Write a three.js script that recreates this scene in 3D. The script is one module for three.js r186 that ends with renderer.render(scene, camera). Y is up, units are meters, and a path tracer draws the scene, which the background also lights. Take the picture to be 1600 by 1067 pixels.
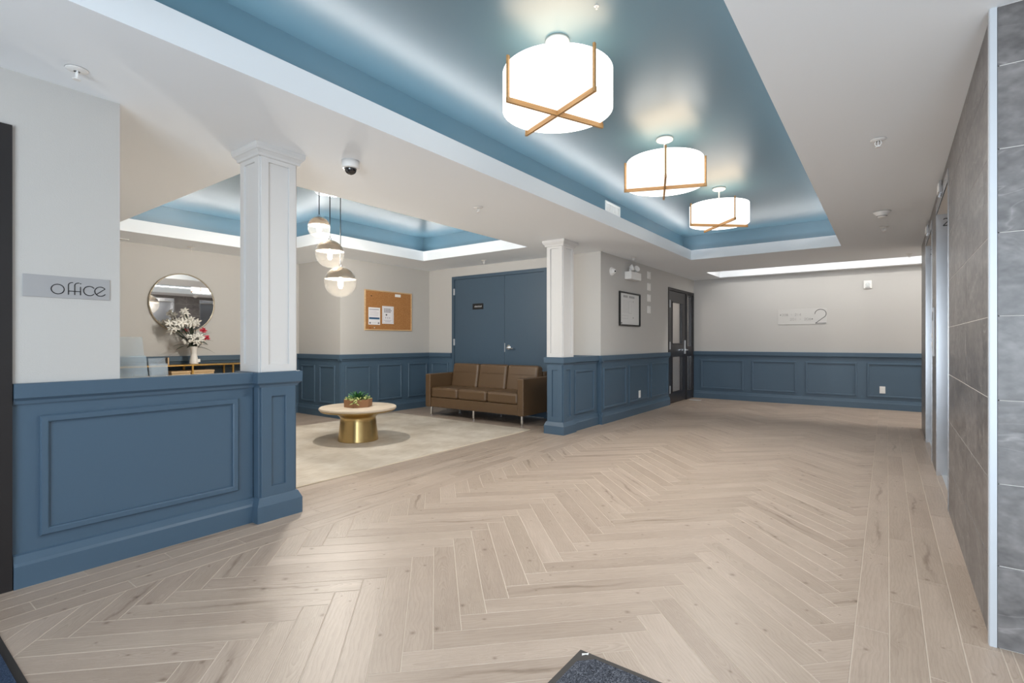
import * as THREE from 'three';
import { mergeGeometries } from 'three/addons/utils/BufferGeometryUtils.js';
import { RoundedBoxGeometry } from 'three/addons/geometries/RoundedBoxGeometry.js';
import { RectAreaLightUniformsLib } from 'three/addons/lights/RectAreaLightUniformsLib.js';
import { FontLoader } from 'three/addons/loaders/FontLoader.js';
import { TextGeometry } from 'three/addons/geometries/TextGeometry.js';

/* World: x = across the lobby (right), y = up, depth d runs down the lobby = -z. Units are metres. */
RectAreaLightUniformsLib.init();
const scene = new THREE.Scene();
const renderer = new THREE.WebGLRenderer();
renderer.toneMapping = THREE.LinearToneMapping;
renderer.toneMappingExposure = 1.6;
renderer.shadowMap.enabled = true;

/* ---------- camera ---------- */
const YAW = 36.41 * Math.PI / 180, EYE = 1.166;
const camera = new THREE.PerspectiveCamera(2 * Math.atan(533.5 / 794) * 180 / Math.PI, 1600 / 1067, 0.05, 100);
camera.position.set(0, EYE, 0);
camera.lookAt(-Math.sin(YAW), EYE, -Math.cos(YAW));
scene.background = new THREE.Color(0.62, 0.76, 0.95);

/* ---------- daylight: entrance glazing behind the camera, window at the end of the side corridor ---------- */
function areaLight(name, color, intensity, w, h, pos, look) {
  const l = new THREE.RectAreaLight(color, intensity, w, h);
  l.name = name; l.position.set(...pos); l.lookAt(...look); scene.add(l); return l;
}
const DAY = new THREE.Color(0.79, 0.905, 1.0), WARM = new THREE.Color(1.0, 0.965, 0.91), WARMER = new THREE.Color(1.0, 0.97, 0.92);
areaLight('entrance_daylight', DAY, 6.4, 1.5, 2.1, [-0.55, 1.15, 2.5], [-0.55, 2.5, 0]);
areaLight('sidelight_daylight', DAY, 9.5, 1.1, 2.1, [1.1, 1.15, 2.5], [1.1, 1.7, 0]);

/* ---------- helpers ---------- */
let seed = 7;
const rnd = () => { seed = (seed * 1664525 + 1013904223) >>> 0; return seed / 4294967296; };
const rr = (a, b) => a + (b - a) * rnd();
const taken = {};
function numbered(n) { const k = taken[n] = (taken[n] ?? -1) + 1; return k ? n + '_' + String(k).padStart(3, '0') : n; }
function thing(name, label, category, [x, y, d] = [0, 0, 0], group) {
  const o = new THREE.Group(); o.name = numbered(name); o.position.set(x, y, -d); scene.add(o);
  o.userData = { label, category }; if (group) o.userData.group = group; return o;
}
function struct(name, label, category, [x, y, d] = [0, 0, 0]) {
  const o = new THREE.Group(); o.name = name; o.position.set(x, y, -d); scene.add(o);
  o.userData = { label, category, kind: 'structure' }; return o;
}
/* adds a part; geometry comes in world coordinates (local = false) or in the thing's own */
function part(parent, name, geo, mat, local = false, label) {
  if (Array.isArray(geo)) geo = merge(geo);
  if (!local) {
    const p = new THREE.Vector3(); for (let q = parent; q && q !== scene; q = q.parent) p.add(q.position);
    geo.translate(-p.x, -p.y, -p.z);
  }
  const m = new THREE.Mesh(geo, mat); m.name = name; m.castShadow = m.receiveShadow = true; parent.add(m);
  if (label) m.userData.label = label;
  return m;
}
function merge(list) { const l = list.map(g => { g = g.index ? g.toNonIndexed() : g; for (const k of Object.keys(g.attributes)) if (!['position', 'normal', 'uv'].includes(k)) g.deleteAttribute(k); return g; }); return mergeGeometries(l, false); }
/* box from ranges: x0..x1, y0..y1, depth d0..d1, uv in metres */
function bx(x0, x1, y0, y1, d0, d1, r = 0) {
  const w = x1 - x0, h = y1 - y0, l = d1 - d0;
  const g = r ? new RoundedBoxGeometry(w, h, l, 2, Math.min(r, w / 2.01, h / 2.01, l / 2.01)) : new THREE.BoxGeometry(w, h, l);
  g.translate((x0 + x1) / 2, (y0 + y1) / 2, -(d0 + d1) / 2); metreUV(g); return g;
}
function metreUV(g) {
  const p = g.attributes.position, n = g.attributes.normal, uv = new Float32Array(p.count * 2);
  for (let i = 0; i < p.count; i++) {
    const ax = Math.abs(n.getX(i)), ay = Math.abs(n.getY(i)), az = Math.abs(n.getZ(i));
    if (ay >= ax && ay >= az) { uv[2 * i] = p.getX(i); uv[2 * i + 1] = p.getZ(i); }
    else if (ax >= az) { uv[2 * i] = p.getZ(i); uv[2 * i + 1] = p.getY(i); }
    else { uv[2 * i] = p.getX(i); uv[2 * i + 1] = p.getY(i); }
  }
  g.setAttribute('uv', new THREE.BufferAttribute(uv, 2)); return g;
}
const V = (x, y, d) => new THREE.Vector3(x, y, -d);
/* wall frames: origin at along = 0, t = along, n = out of the wall */
const FX = (x) => ({ o: V(x, 0, 0), t: new THREE.Vector3(0, 0, -1), n: new THREE.Vector3(1, 0, 0) });      // faces +x, along = depth
const FXm = (x) => ({ o: V(x, 0, 0), t: new THREE.Vector3(0, 0, -1), n: new THREE.Vector3(-1, 0, 0) });   // faces -x
const FD = (d) => ({ o: V(0, 0, d), t: new THREE.Vector3(1, 0, 0), n: new THREE.Vector3(0, 0, 1) });        // faces the camera end, along = x
function frameMatrix(F) { const m = new THREE.Matrix4().makeBasis(F.t, new THREE.Vector3(0, 1, 0), F.n); m.setPosition(F.o); return m; }
function toFrame(g, F) { // local (along, y, out) -> world
  const m = frameMatrix(F); g.applyMatrix4(m);
  if (m.determinant() < 0) flip(g);
  return g;
}
function flip(g) {
  if (g.index) { const a = g.index.array; for (let i = 0; i < a.length; i += 3) { const t = a[i]; a[i] = a[i + 2]; a[i + 2] = t; } }
  else for (const k of Object.keys(g.attributes)) { const A = g.attributes[k], s = A.itemSize, a = A.array; for (let i = 0; i < A.count; i += 3) for (let j = 0; j < s; j++) { const t = a[i * s + j]; a[i * s + j] = a[(i + 2) * s + j]; a[(i + 2) * s + j] = t; } }
  return g;
}
/* profile [(out, y)...] swept from a0 to a1 along a wall frame */
function sweep(F, prof, a0, a1, inset0 = 0, inset1 = 0) {
  const sh = new THREE.Shape(prof.map(([o, y]) => new THREE.Vector2(o, y)));
  const g = new THREE.ExtrudeGeometry(sh, { depth: a1 - a0, bevelEnabled: false });
  // (x=out, y=y, z=along) -> (along, y, out)
  g.applyMatrix4(new THREE.Matrix4().set(0, 0, 1, a0, 0, 1, 0, 0, 1, 0, 0, 0, 0, 0, 0, 1)); flip(g);
  g.computeVertexNormals(); toFrame(g, F); return metreUV(g);
}
/* rectangular picture-frame moulding on a wall frame */
function mould(F, a0, a1, y0, y1, w = 0.03, h = 0.014, out = 0, bev = 0.006) {
  const sh = new THREE.Shape([[a0, y0], [a1, y0], [a1, y1], [a0, y1]].map(p => new THREE.Vector2(...p)));
  sh.holes.push(new THREE.Path([[a0 + w, y0 + w], [a0 + w, y1 - w], [a1 - w, y1 - w], [a1 - w, y0 + w]].map(p => new THREE.Vector2(...p))));
  const g = new THREE.ExtrudeGeometry(sh, { depth: h - bev, bevelEnabled: bev > 0, bevelThickness: bev, bevelSize: bev, bevelOffset: -bev, bevelSegments: 1 });
  g.translate(0, 0, out); toFrame(g, F); return metreUV(g);
}
function fbox(F, a0, a1, y0, y1, o0, o1, r = 0) { const w = a1 - a0, h = y1 - y0, l = o1 - o0; const g = r ? new RoundedBoxGeometry(w, h, l, 2, Math.min(r, w / 2.01, h / 2.01, l / 2.01)) : new THREE.BoxGeometry(w, h, l); g.translate((a0 + a1) / 2, (y0 + y1) / 2, (o0 + o1) / 2); toFrame(g, F); return metreUV(g); }
/* square loft: rectangle x0..x1, d0..d1 grown by off at each y */
function loft(x0, x1, d0, d1, steps) {
  const P = []; const quad = (a, b, c, d) => P.push(...a, ...b, ...c, ...a, ...c, ...d);
  const ring = ([o, y]) => [[x0 - o, y, -(d0 - o)], [x1 + o, y, -(d0 - o)], [x1 + o, y, -(d1 + o)], [x0 - o, y, -(d1 + o)]];
  const R = steps.map(ring);
  for (let i = 0; i + 1 < R.length; i++) for (let k = 0; k < 4; k++) quad(R[i][k], R[i][(k + 1) % 4], R[i + 1][(k + 1) % 4], R[i + 1][k]);
  const L = R[R.length - 1], B = R[0]; quad(L[0], L[1], L[2], L[3]); quad(B[3], B[2], B[1], B[0]);
  const g = new THREE.BufferGeometry(); g.setAttribute('position', new THREE.BufferAttribute(new Float32Array(P), 3)); g.computeVertexNormals(); return metreUV(g);
}
function cyl(r0, r1, y0, y1, x, d, seg = 32, open = false) { const g = new THREE.CylinderGeometry(r1, r0, y1 - y0, seg, 1, open); g.translate(x, (y0 + y1) / 2, -d); return g; }
function lathe(pts, x, d, seg = 40) { const g = new THREE.LatheGeometry(pts.map(p => new THREE.Vector2(...p)), seg); g.translate(x, 0, -d); return g; }
function tube(pts, r, seg = 24, rs = 8) { return new THREE.TubeGeometry(new THREE.CatmullRomCurve3(pts.map(p => V(...p))), seg, r, rs); }
function bar(a, b, w, h) { // straight square bar between two points (x,y,d)
  const A = V(...a), B = V(...b), L = A.distanceTo(B); const g = new THREE.BoxGeometry(w, h, L);
  const q = new THREE.Matrix4().lookAt(A, B, Math.abs(B.y - A.y) > 0.99 * L ? new THREE.Vector3(1, 0, 0) : new THREE.Vector3(0, 1, 0)); g.applyMatrix4(q);
  g.translate((A.x + B.x) / 2, (A.y + B.y) / 2, (A.z + B.z) / 2); return metreUV(g);
}
/* flat lettering built from strokes on a wall frame */
function strokes(F, paths, w, out, th = 0.003) {
  const gs = [];
  for (const p of paths) for (let i = 0; i + 1 < p.length; i++) {
    const [x0, y0] = p[i], [x1, y1] = p[i + 1], L = Math.hypot(x1 - x0, y1 - y0); if (L < 1e-6) continue;
    const g = new THREE.BoxGeometry(L + w * 0.5, w, th); g.rotateZ(Math.atan2(y1 - y0, x1 - x0)); g.translate((x0 + x1) / 2, (y0 + y1) / 2, out + th / 2); gs.push(g);
  }
  const g = merge(gs); toFrame(g, F); return g;
}
const arc = (cx, cy, rx, ry, a0, a1, n = 18) => Array.from({ length: n + 1 }, (_, i) => { const a = (a0 + (a1 - a0) * i / n) * Math.PI / 180; return [cx + rx * Math.cos(a), cy + ry * Math.sin(a)]; });

/* ---------- noise and textures ---------- */
const PERM = new Uint8Array(512); { let s = 12345; const a = Array.from({ length: 256 }, (_, i) => i); for (let i = 255; i > 0; i--) { s = (s * 1103515245 + 12345) & 0x7fffffff; const j = s % (i + 1);[a[i], a[j]] = [a[j], a[i]]; } for (let i = 0; i < 512; i++) PERM[i] = a[i & 255]; }
function vn(x, y, px = 256, py = 256) { // value noise 0..1, periodic
  let xi = Math.floor(x), yi = Math.floor(y), fx = x - xi, fy = y - yi; fx = fx * fx * (3 - 2 * fx); fy = fy * fy * (3 - 2 * fy);
  const X0 = ((xi % px) + px) % px, X1 = (X0 + 1) % px, Y0 = ((yi % py) + py) % py, Y1 = (Y0 + 1) % py;
  const h = (a, b) => PERM[(PERM[a & 255] + b) & 255] / 255;
  const a = h(X0, Y0), b = h(X1, Y0), c = h(X0, Y1), d = h(X1, Y1);
  return a + (b - a) * fx + (c - a) * fy + (a - b - c + d) * fx * fy;
}
function fbm(x, y, oct, px, py) { let s = 0, a = 0.5, t = 0; for (let i = 0; i < oct; i++) { s += a * vn(x, y, px, py); t += a; x *= 2; y *= 2; px *= 2; py *= 2; a *= 0.5; } return s / t; }
function dataTex(w, h, fn, srgb = true) {
  const a = new Uint8Array(w * h * 4); const c = [0, 0, 0];
  for (let y = 0; y < h; y++) for (let x = 0; x < w; x++) { fn(x, y, c); const i = (y * w + x) * 4; a[i] = Math.max(0, Math.min(255, c[0])); a[i + 1] = Math.max(0, Math.min(255, c[1])); a[i + 2] = Math.max(0, Math.min(255, c[2])); a[i + 3] = 255; }
  const t = new THREE.DataTexture(a, w, h); t.wrapS = t.wrapT = THREE.RepeatWrapping; t.magFilter = THREE.LinearFilter; t.minFilter = THREE.LinearMipmapLinearFilter; t.generateMipmaps = true; if (srgb) t.colorSpace = THREE.SRGBColorSpace; t.needsUpdate = true; return t;
}
/* plank atlas: ten wood-look porcelain planks stacked in v, grain along u */
const NV = 16;
const woodTex = (() => {
  const W = 1024, H = 64 * NV; const vars = [];
  for (let k = 0; k < NV; k++) { const kn = []; const n = k % 3 === 0 ? 2 : k % 3; for (let i = 0; i < n; i++) kn.push([rr(0.06, 0.94), rr(0.12, 0.88), rr(0.008, 0.034)]); vars.push({ tone: rr(-5, 5), cat: k % 2, uc: rr(0.2, 0.8), vc: rr(0.3, 0.7), s: rr(0, 50), kn, streak: k % 5 === 1 ? [rr(0.2, 0.8), rr(0.2, 0.8)] : null }); }
  return dataTex(W, H, (x, y, c) => {
    const k = Math.floor(y / 64), u = x / W, v = (y % 64) / 64, p = vars[k];
    const wob = fbm(u * 5 + p.s, v * 1.5 + k * 3, 3, 64, 64) - 0.5;
    let ring = p.cat ? Math.sqrt(Math.pow((v - p.vc) * 1.0, 2) + Math.pow((u - p.uc) * 0.55, 2)) * 16 + wob * 5 : (v * 7 + wob * 3.5);
    for (const q of p.kn) { const dd = Math.hypot((u - q[0]) * 7, v - q[1]); ring += 1.6 * Math.exp(-dd * dd * 16); }
    const f = ring - Math.floor(ring); const grain = Math.pow(f, 2.2);
    const fine = fbm(u * 18 + p.s, v * 60 + k * 11, 3, 256, 256) - 0.5, blotch = fbm(u * 3 + p.s * 2, v * 2 + k * 5, 2, 64, 64) - 0.5;
    let d = -(p.cat ? 17 : 10) * grain - 22 * fine + 20 * blotch + p.tone;
    for (const q of p.kn) { const dd = Math.hypot((u - q[0]) * 7, (v - q[1]) * 1.0) / (q[2] * 3.2); d -= 52 * Math.exp(-dd * dd * 1.4); }
    if (p.streak) { const sv = (v - p.streak[1] - wob * 0.5) * 14, su = (u - p.streak[0]) * 3.6; d -= 36 * Math.exp(-sv * sv - su * su) * (0.5 + fbm(u * 30, v * 20 + k, 2, 256, 256)); }
    d *= 0.8; c[0] = 194 + d; c[1] = 179 + d * 1.02; c[2] = 165 + d * 1.04;
  });
})();
const slateTex = dataTex(1024, 1024, (x, y, c) => {
  const u = x / 1024, v = y / 1024;
  const w = fbm(u * 4, v * 4, 3, 4, 4) - 0.5;
  const a = fbm(u * 6 + w * 1.5, v * 18 + w * 3, 5, 6, 18) - 0.5, b = fbm(u * 40, v * 60, 3, 40, 60) - 0.5;
  const r1 = Math.abs(fbm(u * 2 + 3.3, v * 12 + 1.7 + w * 2, 4, 2, 12) - 0.5); const vein = Math.max(0, 1 - r1 * 50);
  const d = 54 * a + 44 * b + 30 * vein * vein * (fbm(u * 3, v * 3 + 9, 2, 3, 3) > 0.52 ? 1 : 0.15);
  c[0] = 132 + d; c[1] = 131 + d; c[2] = 132 + d;
});
const slateBump = dataTex(512, 512, (x, y, c) => { const u = x / 512, v = y / 512; const w = fbm(u * 4, v * 4, 3, 4, 4) - 0.5; const a = fbm(u * 6 + w * 1.5, v * 18 + w * 3, 5, 6, 18); c[0] = c[1] = c[2] = a * 255; }, false);
const rugTex = dataTex(1024, 1024, (x, y, c) => {
  const u = x / 1024, v = y / 1024; const w = fbm(u * 5, v * 5, 3, 5, 5) - 0.5;
  const m = Math.sin((u + w * 0.08) * 44) * Math.sin((v + w * 0.08) * 44), fade = fbm(u * 7 + 4, v * 9, 4, 7, 9);
  const d = (fade - 0.5) * 52 + m * 4 * fade + (fbm(u * 200, v * 30, 2, 200, 30) - 0.5) * 22;
  c[0] = 208 + d * 0.85; c[1] = 197 + d * 0.95; c[2] = 182 + d * 1.05;
});
const speckTex = dataTex(512, 512, (x, y, c) => { const n = fbm(x / 3.0, y / 3.0, 2, 171, 171), m = vn(x / 1.6 + 40, y / 1.6, 320, 320); const d = (n - 0.5) * 110 + (m - 0.5) * 70; c[0] = 74 + d; c[1] = 78 + d; c[2] = 88 + d; });
const blueSpeckTex = dataTex(256, 256, (x, y, c) => { const n = fbm(x / 3.0, y / 3.0, 2, 85, 85); const d = (n - 0.5) * 60; c[0] = 44 + d; c[1] = 62 + d; c[2] = 88 + d; });
const corkTex = dataTex(256, 256, (x, y, c) => { const n = fbm(x / 6, y / 6, 3, 43, 43), m = vn(x / 2, y / 2, 128, 128); const d = (n - 0.5) * 34 + (m > 0.86 ? -24 : 0); c[0] = 176 + d; c[1] = 124 + d; c[2] = 74 + d; });
const plasterBump = dataTex(256, 256, (x, y, c) => { c[0] = c[1] = c[2] = 255 * fbm(x / 4, y / 4, 3, 64, 64); }, false);
const brushTex = dataTex(256, 256, (x, y, c) => { const n = fbm(x / 1.5, y / 60, 2, 171, 5); c[0] = c[1] = c[2] = 70 + 70 * n; }, false);
const oakTex = dataTex(256, 256, (x, y, c) => { const u = x / 256, v = y / 256, n = fbm(u * 4, v * 40, 3, 4, 40) - 0.5; c[0] = 205 + n * 40; c[1] = 172 + n * 42; c[2] = 130 + n * 40; });
const travTex = dataTex(512, 512, (x, y, c) => { const u = x / 512, v = y / 512, n = fbm(u * 5, v * 14, 4, 5, 14) - 0.5, b = fbm(u * 30, v * 30, 2, 30, 30) - 0.5; const d = n * 38 + b * 10; c[0] = 214 + d; c[1] = 198 + d; c[2] = 178 + d; });
const leatherBump = dataTex(256, 256, (x, y, c) => { c[0] = c[1] = c[2] = 255 * fbm(x / 5, y / 5, 2, 51, 51); }, false);
function rep(t, u, v) { const c = t.clone(); c.repeat.set(u, v); c.needsUpdate = true; return c; }
function canvasTex(w, h, fn) { const cv = document.createElement('canvas'); cv.width = w; cv.height = h; fn(cv.getContext('2d'), w, h); const t = new THREE.CanvasTexture(cv); t.colorSpace = THREE.SRGBColorSpace; return t; }

/* ---------- materials ---------- */
const std = (o) => new THREE.MeshStandardMaterial(o), phy = (o) => new THREE.MeshPhysicalMaterial(o);
const M = {
  wall: std({ color: '#c0bebb', roughness: 0.75, bumpMap: rep(plasterBump, 4, 4), bumpScale: 0.0004 }),
  white: std({ color: '#d2d1d0', roughness: 0.6 }),
  ceil: std({ color: '#f3f7fb', roughness: 0.85 }),
  blue: std({ color: '#485e71', roughness: 0.42 }),
  ceilBlue: phy({ color: '#537688', roughness: 0.35, ior: 2.2 }),
  doorBlue: std({ color: '#435768', roughness: 0.45 }),
  darkDoor: std({ color: '#252224', roughness: 0.28 }),
  darkFrame: std({ color: '#221f20', roughness: 0.4 }),
  grout: std({ color: '#c9bcad', roughness: 0.9 }),
  tileGrout: std({ color: '#d9d5d0', roughness: 0.9 }),
  slate: phy({ map: rep(slateTex, 0.8, 0.8), color: '#dad5d2', roughness: 0.38, bumpMap: rep(slateBump, 0.8, 0.8), bumpScale: 0.002 }),
  steel: std({ color: '#c9c9cb', metalness: 1, roughness: 0.24, roughnessMap: null }),
  steelDark: std({ color: '#a3a5aa', metalness: 1, roughness: 0.3 }),
  chrome: std({ color: '#e2e2e4', metalness: 1, roughness: 0.1 }),
  alu: std({ color: '#c3c7cc', metalness: 0.3, roughness: 0.5 }),
  brass: std({ color: '#cdb27c', metalness: 1, roughness: 0.27 }),
  gold: std({ color: '#c9a05c', metalness: 1, roughness: 0.35 }),
  oakBar: std({ map: rep(oakTex, 3, 3), color: '#d9c6a8', roughness: 0.5 }),
  trav: std({ map: rep(travTex, 1.2, 1.2), roughness: 0.5 }),
  leather: phy({ color: '#59442e', roughness: 0.42, bumpMap: rep(leatherBump, 6, 6), bumpScale: 0.0006, clearcoat: 0.15, clearcoatRoughness: 0.4 }),
  rug: std({ map: rugTex, roughness: 1, bumpMap: rep(plasterBump, 10, 10), bumpScale: 0.003 }),
  rugEdge: std({ color: '#d8cbb6', roughness: 1 }),
  mat: std({ map: rep(speckTex, 1.6, 1.6), roughness: 1, bumpMap: rep(plasterBump, 10, 10), bumpScale: 0.004 }),
  matBlue: std({ map: rep(blueSpeckTex, 4, 4), roughness: 1, bumpMap: rep(plasterBump, 10, 10), bumpScale: 0.004 }),
  rubber: std({ color: '#332f2d', roughness: 0.6 }),
  cork: std({ map: rep(corkTex, 2.5, 2.5), roughness: 0.95 }),
  oak: std({ map: rep(oakTex, 2, 2), roughness: 0.55 }),
  plastic: std({ color: '#ecebe9', roughness: 0.4 }),
  black: std({ color: '#161617', roughness: 0.35 }),
  ink: std({ color: '#2b2a2a', roughness: 0.5 }),
  inkGrey: std({ color: '#8b8886', roughness: 0.5 }),
  signGrey: std({ color: '#a9a9ab', roughness: 0.4, metalness: 0.2 }),
  mirror: std({ color: '#f2f2f2', metalness: 1, roughness: 0.02 }),
  champagne: std({ color: '#c9bda8', metalness: 0.8, roughness: 0.3 }),
  glass: phy({ color: '#ffffff', roughness: 0.02, transmission: 1, thickness: 0, ior: 1.5 }),
  globeGlass: phy({ color: '#f4f1ec', roughness: 0.04, transmission: 0.994, thickness: 0, ior: 1.5 }),
  acrylic: phy({ color: '#f3f6f7', roughness: 0.05, transmission: 0.86, thickness: 0, ior: 1.6 }),
  capMirror: phy({ color: '#8f8880', metalness: 0.72, roughness: 0.06, transmission: 1, thickness: 0, ior: 1.5 }),
  cord: std({ color: '#23272b', roughness: 0.5 }),
  shade: std({ color: '#fbf8f2', roughness: 0.8, emissive: new THREE.Color(1, 0.95, 0.89), emissiveIntensity: 1.4 }),
  diffuser: std({ color: '#fbf8f2', roughness: 0.8, emissive: new THREE.Color(1, 0.95, 0.88), emissiveIntensity: 0.8 }),
  lampWhite: std({ color: '#f4f2ee', roughness: 0.45 }),
  bulb: std({ color: '#ffffff', roughness: 0.5, emissive: new THREE.Color(1, 0.9, 0.74), emissiveIntensity: 14 }),
  terracotta: std({ color: '#9a7354', roughness: 0.9 }),
  leaf: std({ color: '#3f7a45', roughness: 0.5 }), leafPale: std({ color: '#b9c07c', roughness: 0.6 }), leafDark: std({ color: '#2e3a2a', roughness: 0.6 }),
  soil: std({ color: '#4a3a2c', roughness: 1 }),
  petal: std({ color: '#f0ece3', roughness: 0.7, side: THREE.DoubleSide }), petalPink: std({ color: '#e0475c', roughness: 0.7 }),
  vase: phy({ color: '#e5e1dc', roughness: 0.25 }),
  paper: std({ color: '#efeeec', roughness: 0.85 }),
  basket: std({ color: '#c7aa83', roughness: 0.9 }),
};
M.planks = [0, 1, 2].map(i => phy({ map: woodTex, color: ['#efebe9', '#e9e5e2', '#e4dfdc'][i], roughness: 0.42, ior: 1.45 }));

/* ================= THE SHELL ================= */
const H = 2.44, FT = 2.59, TOP = 2.845;               // soffit, top of the white fascia, coffer ceiling
const XL = -3.25, XO = -3.31, DB = 6.515, DF = 10.8, XC = -6.67, XM = -7.8, DS = 4.655;
/* ceiling */
const ceiling = struct('ceiling', 'white ceiling with recessed blue coffers', 'ceiling', [0, H, 0]);
const path = (pts) => pts.map(p => new THREE.Vector2(p[0], p[1]));
function slab(outer, holes, y0, y1) {
  const s = new THREE.Shape(path(outer)); for (const h of holes) s.holes.push(new THREE.Path(path(h)));
  const g = new THREE.ExtrudeGeometry(s, { depth: y1 - y0, bevelEnabled: false }); g.rotateX(-Math.PI / 2); g.translate(0, y0, 0); return metreUV(g);
}
const rect = (x0, x1, d0, d1) => [[x0, d0], [x1, d0], [x1, d1], [x0, d1]];
const cofA = rect(-2.46, -0.49, 0.2, 8.05), trayC = rect(-2.68, 2.6, 9.69, 10.61);
const lshape = (o) => [[-7.06 - o, 1.88 - o], [-3.9 + o, 1.88 - o], [-3.9 + o, 5.64 + o], [-5.9 - o, 5.64 + o], [-5.9 - o, 3.83 + o], [-7.06 - o, 3.83 + o]];
const rev = (p) => [...p].reverse();
part(ceiling, 'soffit', slab(rect(-8.1, 5.6, -2.9, 11.1), [rev(cofA), rev(lshape(0)), rev(trayC)], H, FT), M.ceil);
const grow = (o) => rect(-2.46 - o, -0.49 + o, 0.2 - o, 8.05 + o);
part(ceiling, 'coffer_side', slab(grow(0.23), [rev(grow(0.17))], FT, TOP), M.ceilBlue);
part(ceiling, 'coffer_top', slab(grow(0.23), [], TOP, TOP + 0.06), M.ceilBlue);
part(ceiling, 'coffer_side', slab(lshape(0.23), [rev(lshape(0.17))], FT, TOP), M.ceilBlue);
part(ceiling, 'coffer_top', slab(lshape(0.23), [], TOP, TOP + 0.06), M.ceilBlue);
part(ceiling, 'tray_side', slab(rect(-2.76, 2.68, 9.61, 10.69), [rev(trayC)], FT, TOP), M.ceil);
part(ceiling, 'tray_top', slab(rect(-2.76, 2.68, 9.61, 10.69), [], TOP, TOP + 0.06), M.ceil);

/* floor: grout bed + planks */
const floor = struct('floor', 'pale oak-look plank tile floor laid in herringbone with straight borders', 'floor', [0, 0, 0]);
part(floor, 'grout_bed', bx(-8.1, 5.6, -0.12, -0.0012, -2.9, 11.1), M.grout);
const PW = 0.113, PL = 0.856, GAP = 0.0015, R2 = Math.SQRT1_2;
function clip(poly, f) { const out = []; for (let i = 0; i < poly.length; i++) { const a = poly[i], b = poly[(i + 1) % poly.length], fa = f(a), fb = f(b); if (fa >= 0) out.push(a); if ((fa > 0 && fb < 0) || (fa < 0 && fb > 0)) { const t = fa / (fa - fb); out.push([a[0] + (b[0] - a[0]) * t, a[1] + (b[1] - a[1]) * t]); } } return out; }
const area = (p) => { let s = 0; p.forEach((a, i) => { const b = p[(i + 1) % p.length]; s += a[0] * b[1] - a[1] * b[0]; }); return s / 2; };
const planks = [];
function plank(poly, dir, x0, x1, d0, d1) { // poly [(x,d)], dir = unit grain direction
  let p = poly; p = clip(p, q => q[0] - x0); if (p.length) p = clip(p, q => x1 - q[0]); if (p.length) p = clip(p, q => q[1] - d0); if (p.length) p = clip(p, q => d1 - q[1]);
  if (p.length < 3) return; if (area(p) < 0) p.reverse(); if (area(p) < 0.0008) return;
  planks.push({ p, dir });
}
function inset(p, e) { // convex polygon, counter-clockwise in (x,d)
  const n = p.length, L = p.map((a, i) => { const b = p[(i + 1) % n], dx = b[0] - a[0], dy = b[1] - a[1], l = Math.hypot(dx, dy) || 1e-9; const nx = -dy / l, ny = dx / l; return [nx, ny, nx * a[0] + ny * a[1] + e]; });
  return p.map((a, i) => { const A = L[(i + n - 1) % n], B = L[i], det = A[0] * B[1] - A[1] * B[0]; if (Math.abs(det) < 1e-6) return [a[0] + B[0] * e, a[1] + B[1] * e]; return [(A[2] * B[1] - A[1] * B[2]) / det, (A[0] * B[2] - A[2] * B[0]) / det]; });
}
function plankGeo({ p, dir }) {
  const a = inset(p, GAP), b = inset(p, GAP + 0.0016), P = [], N = [], UV = [];
  const k = Math.floor(rnd() * NV), fu = rnd() < 0.5 ? -1 : 1, cx = p.reduce((s, q) => s + q[0], 0) / p.length, cd = p.reduce((s, q) => s + q[1], 0) / p.length, ou = rr(0.45, 0.55);
  const uv = ([x, d]) => { const s = (x - cx) * dir[0] + (d - cd) * dir[1], t = -(x - cx) * dir[1] + (d - cd) * dir[0]; return [ou + fu * s / 0.92, (k + 0.5 + Math.max(-0.48, Math.min(0.48, fu * t / PW * 0.96))) / NV]; };
  const vert = (q, y, n) => { P.push(q[0], y, -q[1]); N.push(...n); UV.push(...uv(q)); };
  for (let i = 1; i + 1 < b.length; i++) for (const q of [b[0], b[i], b[i + 1]]) vert(q, 0, [0, 1, 0]);
  for (let i = 0; i < a.length; i++) {
    const j = (i + 1) % a.length, ex = a[j][0] - a[i][0], ed = a[j][1] - a[i][1], l = Math.hypot(ex, ed) || 1, nx = ed / l, nd = -ex / l;
    const n1 = [nx * 0.5, 0.86, -nd * 0.5], n2 = [nx, 0, -nd];
    for (const [q, y] of [[a[i], -0.001], [a[j], -0.001], [b[j], 0], [a[i], -0.001], [b[j], 0], [b[i], 0]]) vert(q, y, n1);
    for (const [q, y] of [[a[i], -0.006], [a[j], -0.006], [a[j], -0.001], [a[i], -0.006], [a[j], -0.001], [a[i], -0.001]]) vert(q, y, n2);
  }
  const g = new THREE.BufferGeometry(); g.setAttribute('position', new THREE.BufferAttribute(new Float32Array(P), 3)); g.setAttribute('normal', new THREE.BufferAttribute(new Float32Array(N), 3)); g.setAttribute('uv', new THREE.BufferAttribute(new Float32Array(UV), 2)); return g;
}
{ // herringbone field
  const X0 = -2.593, D0 = 0.731, map = (x, y) => [X0 + (x - y) * R2, D0 + (x + y) * R2];
  const quad = (x, y, w, h) => [map(x, y), map(x + w, y), map(x + w, y + h), map(x, y + h)];
  const B = [-2.865, -0.105, -2.6, 10.68];
  for (let m = -2; m <= 4; m++) for (let k = -60; k < 120; k++) {
    const hx = k * PW + m * PL, hy = k * PW - m * PL;
    plank(quad(hx, hy, PL, PW), [R2, R2], ...B);
    plank(quad(hx + PL, hy + PW - PL, PW, PL), [-R2, R2], ...B);
  }
}
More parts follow.
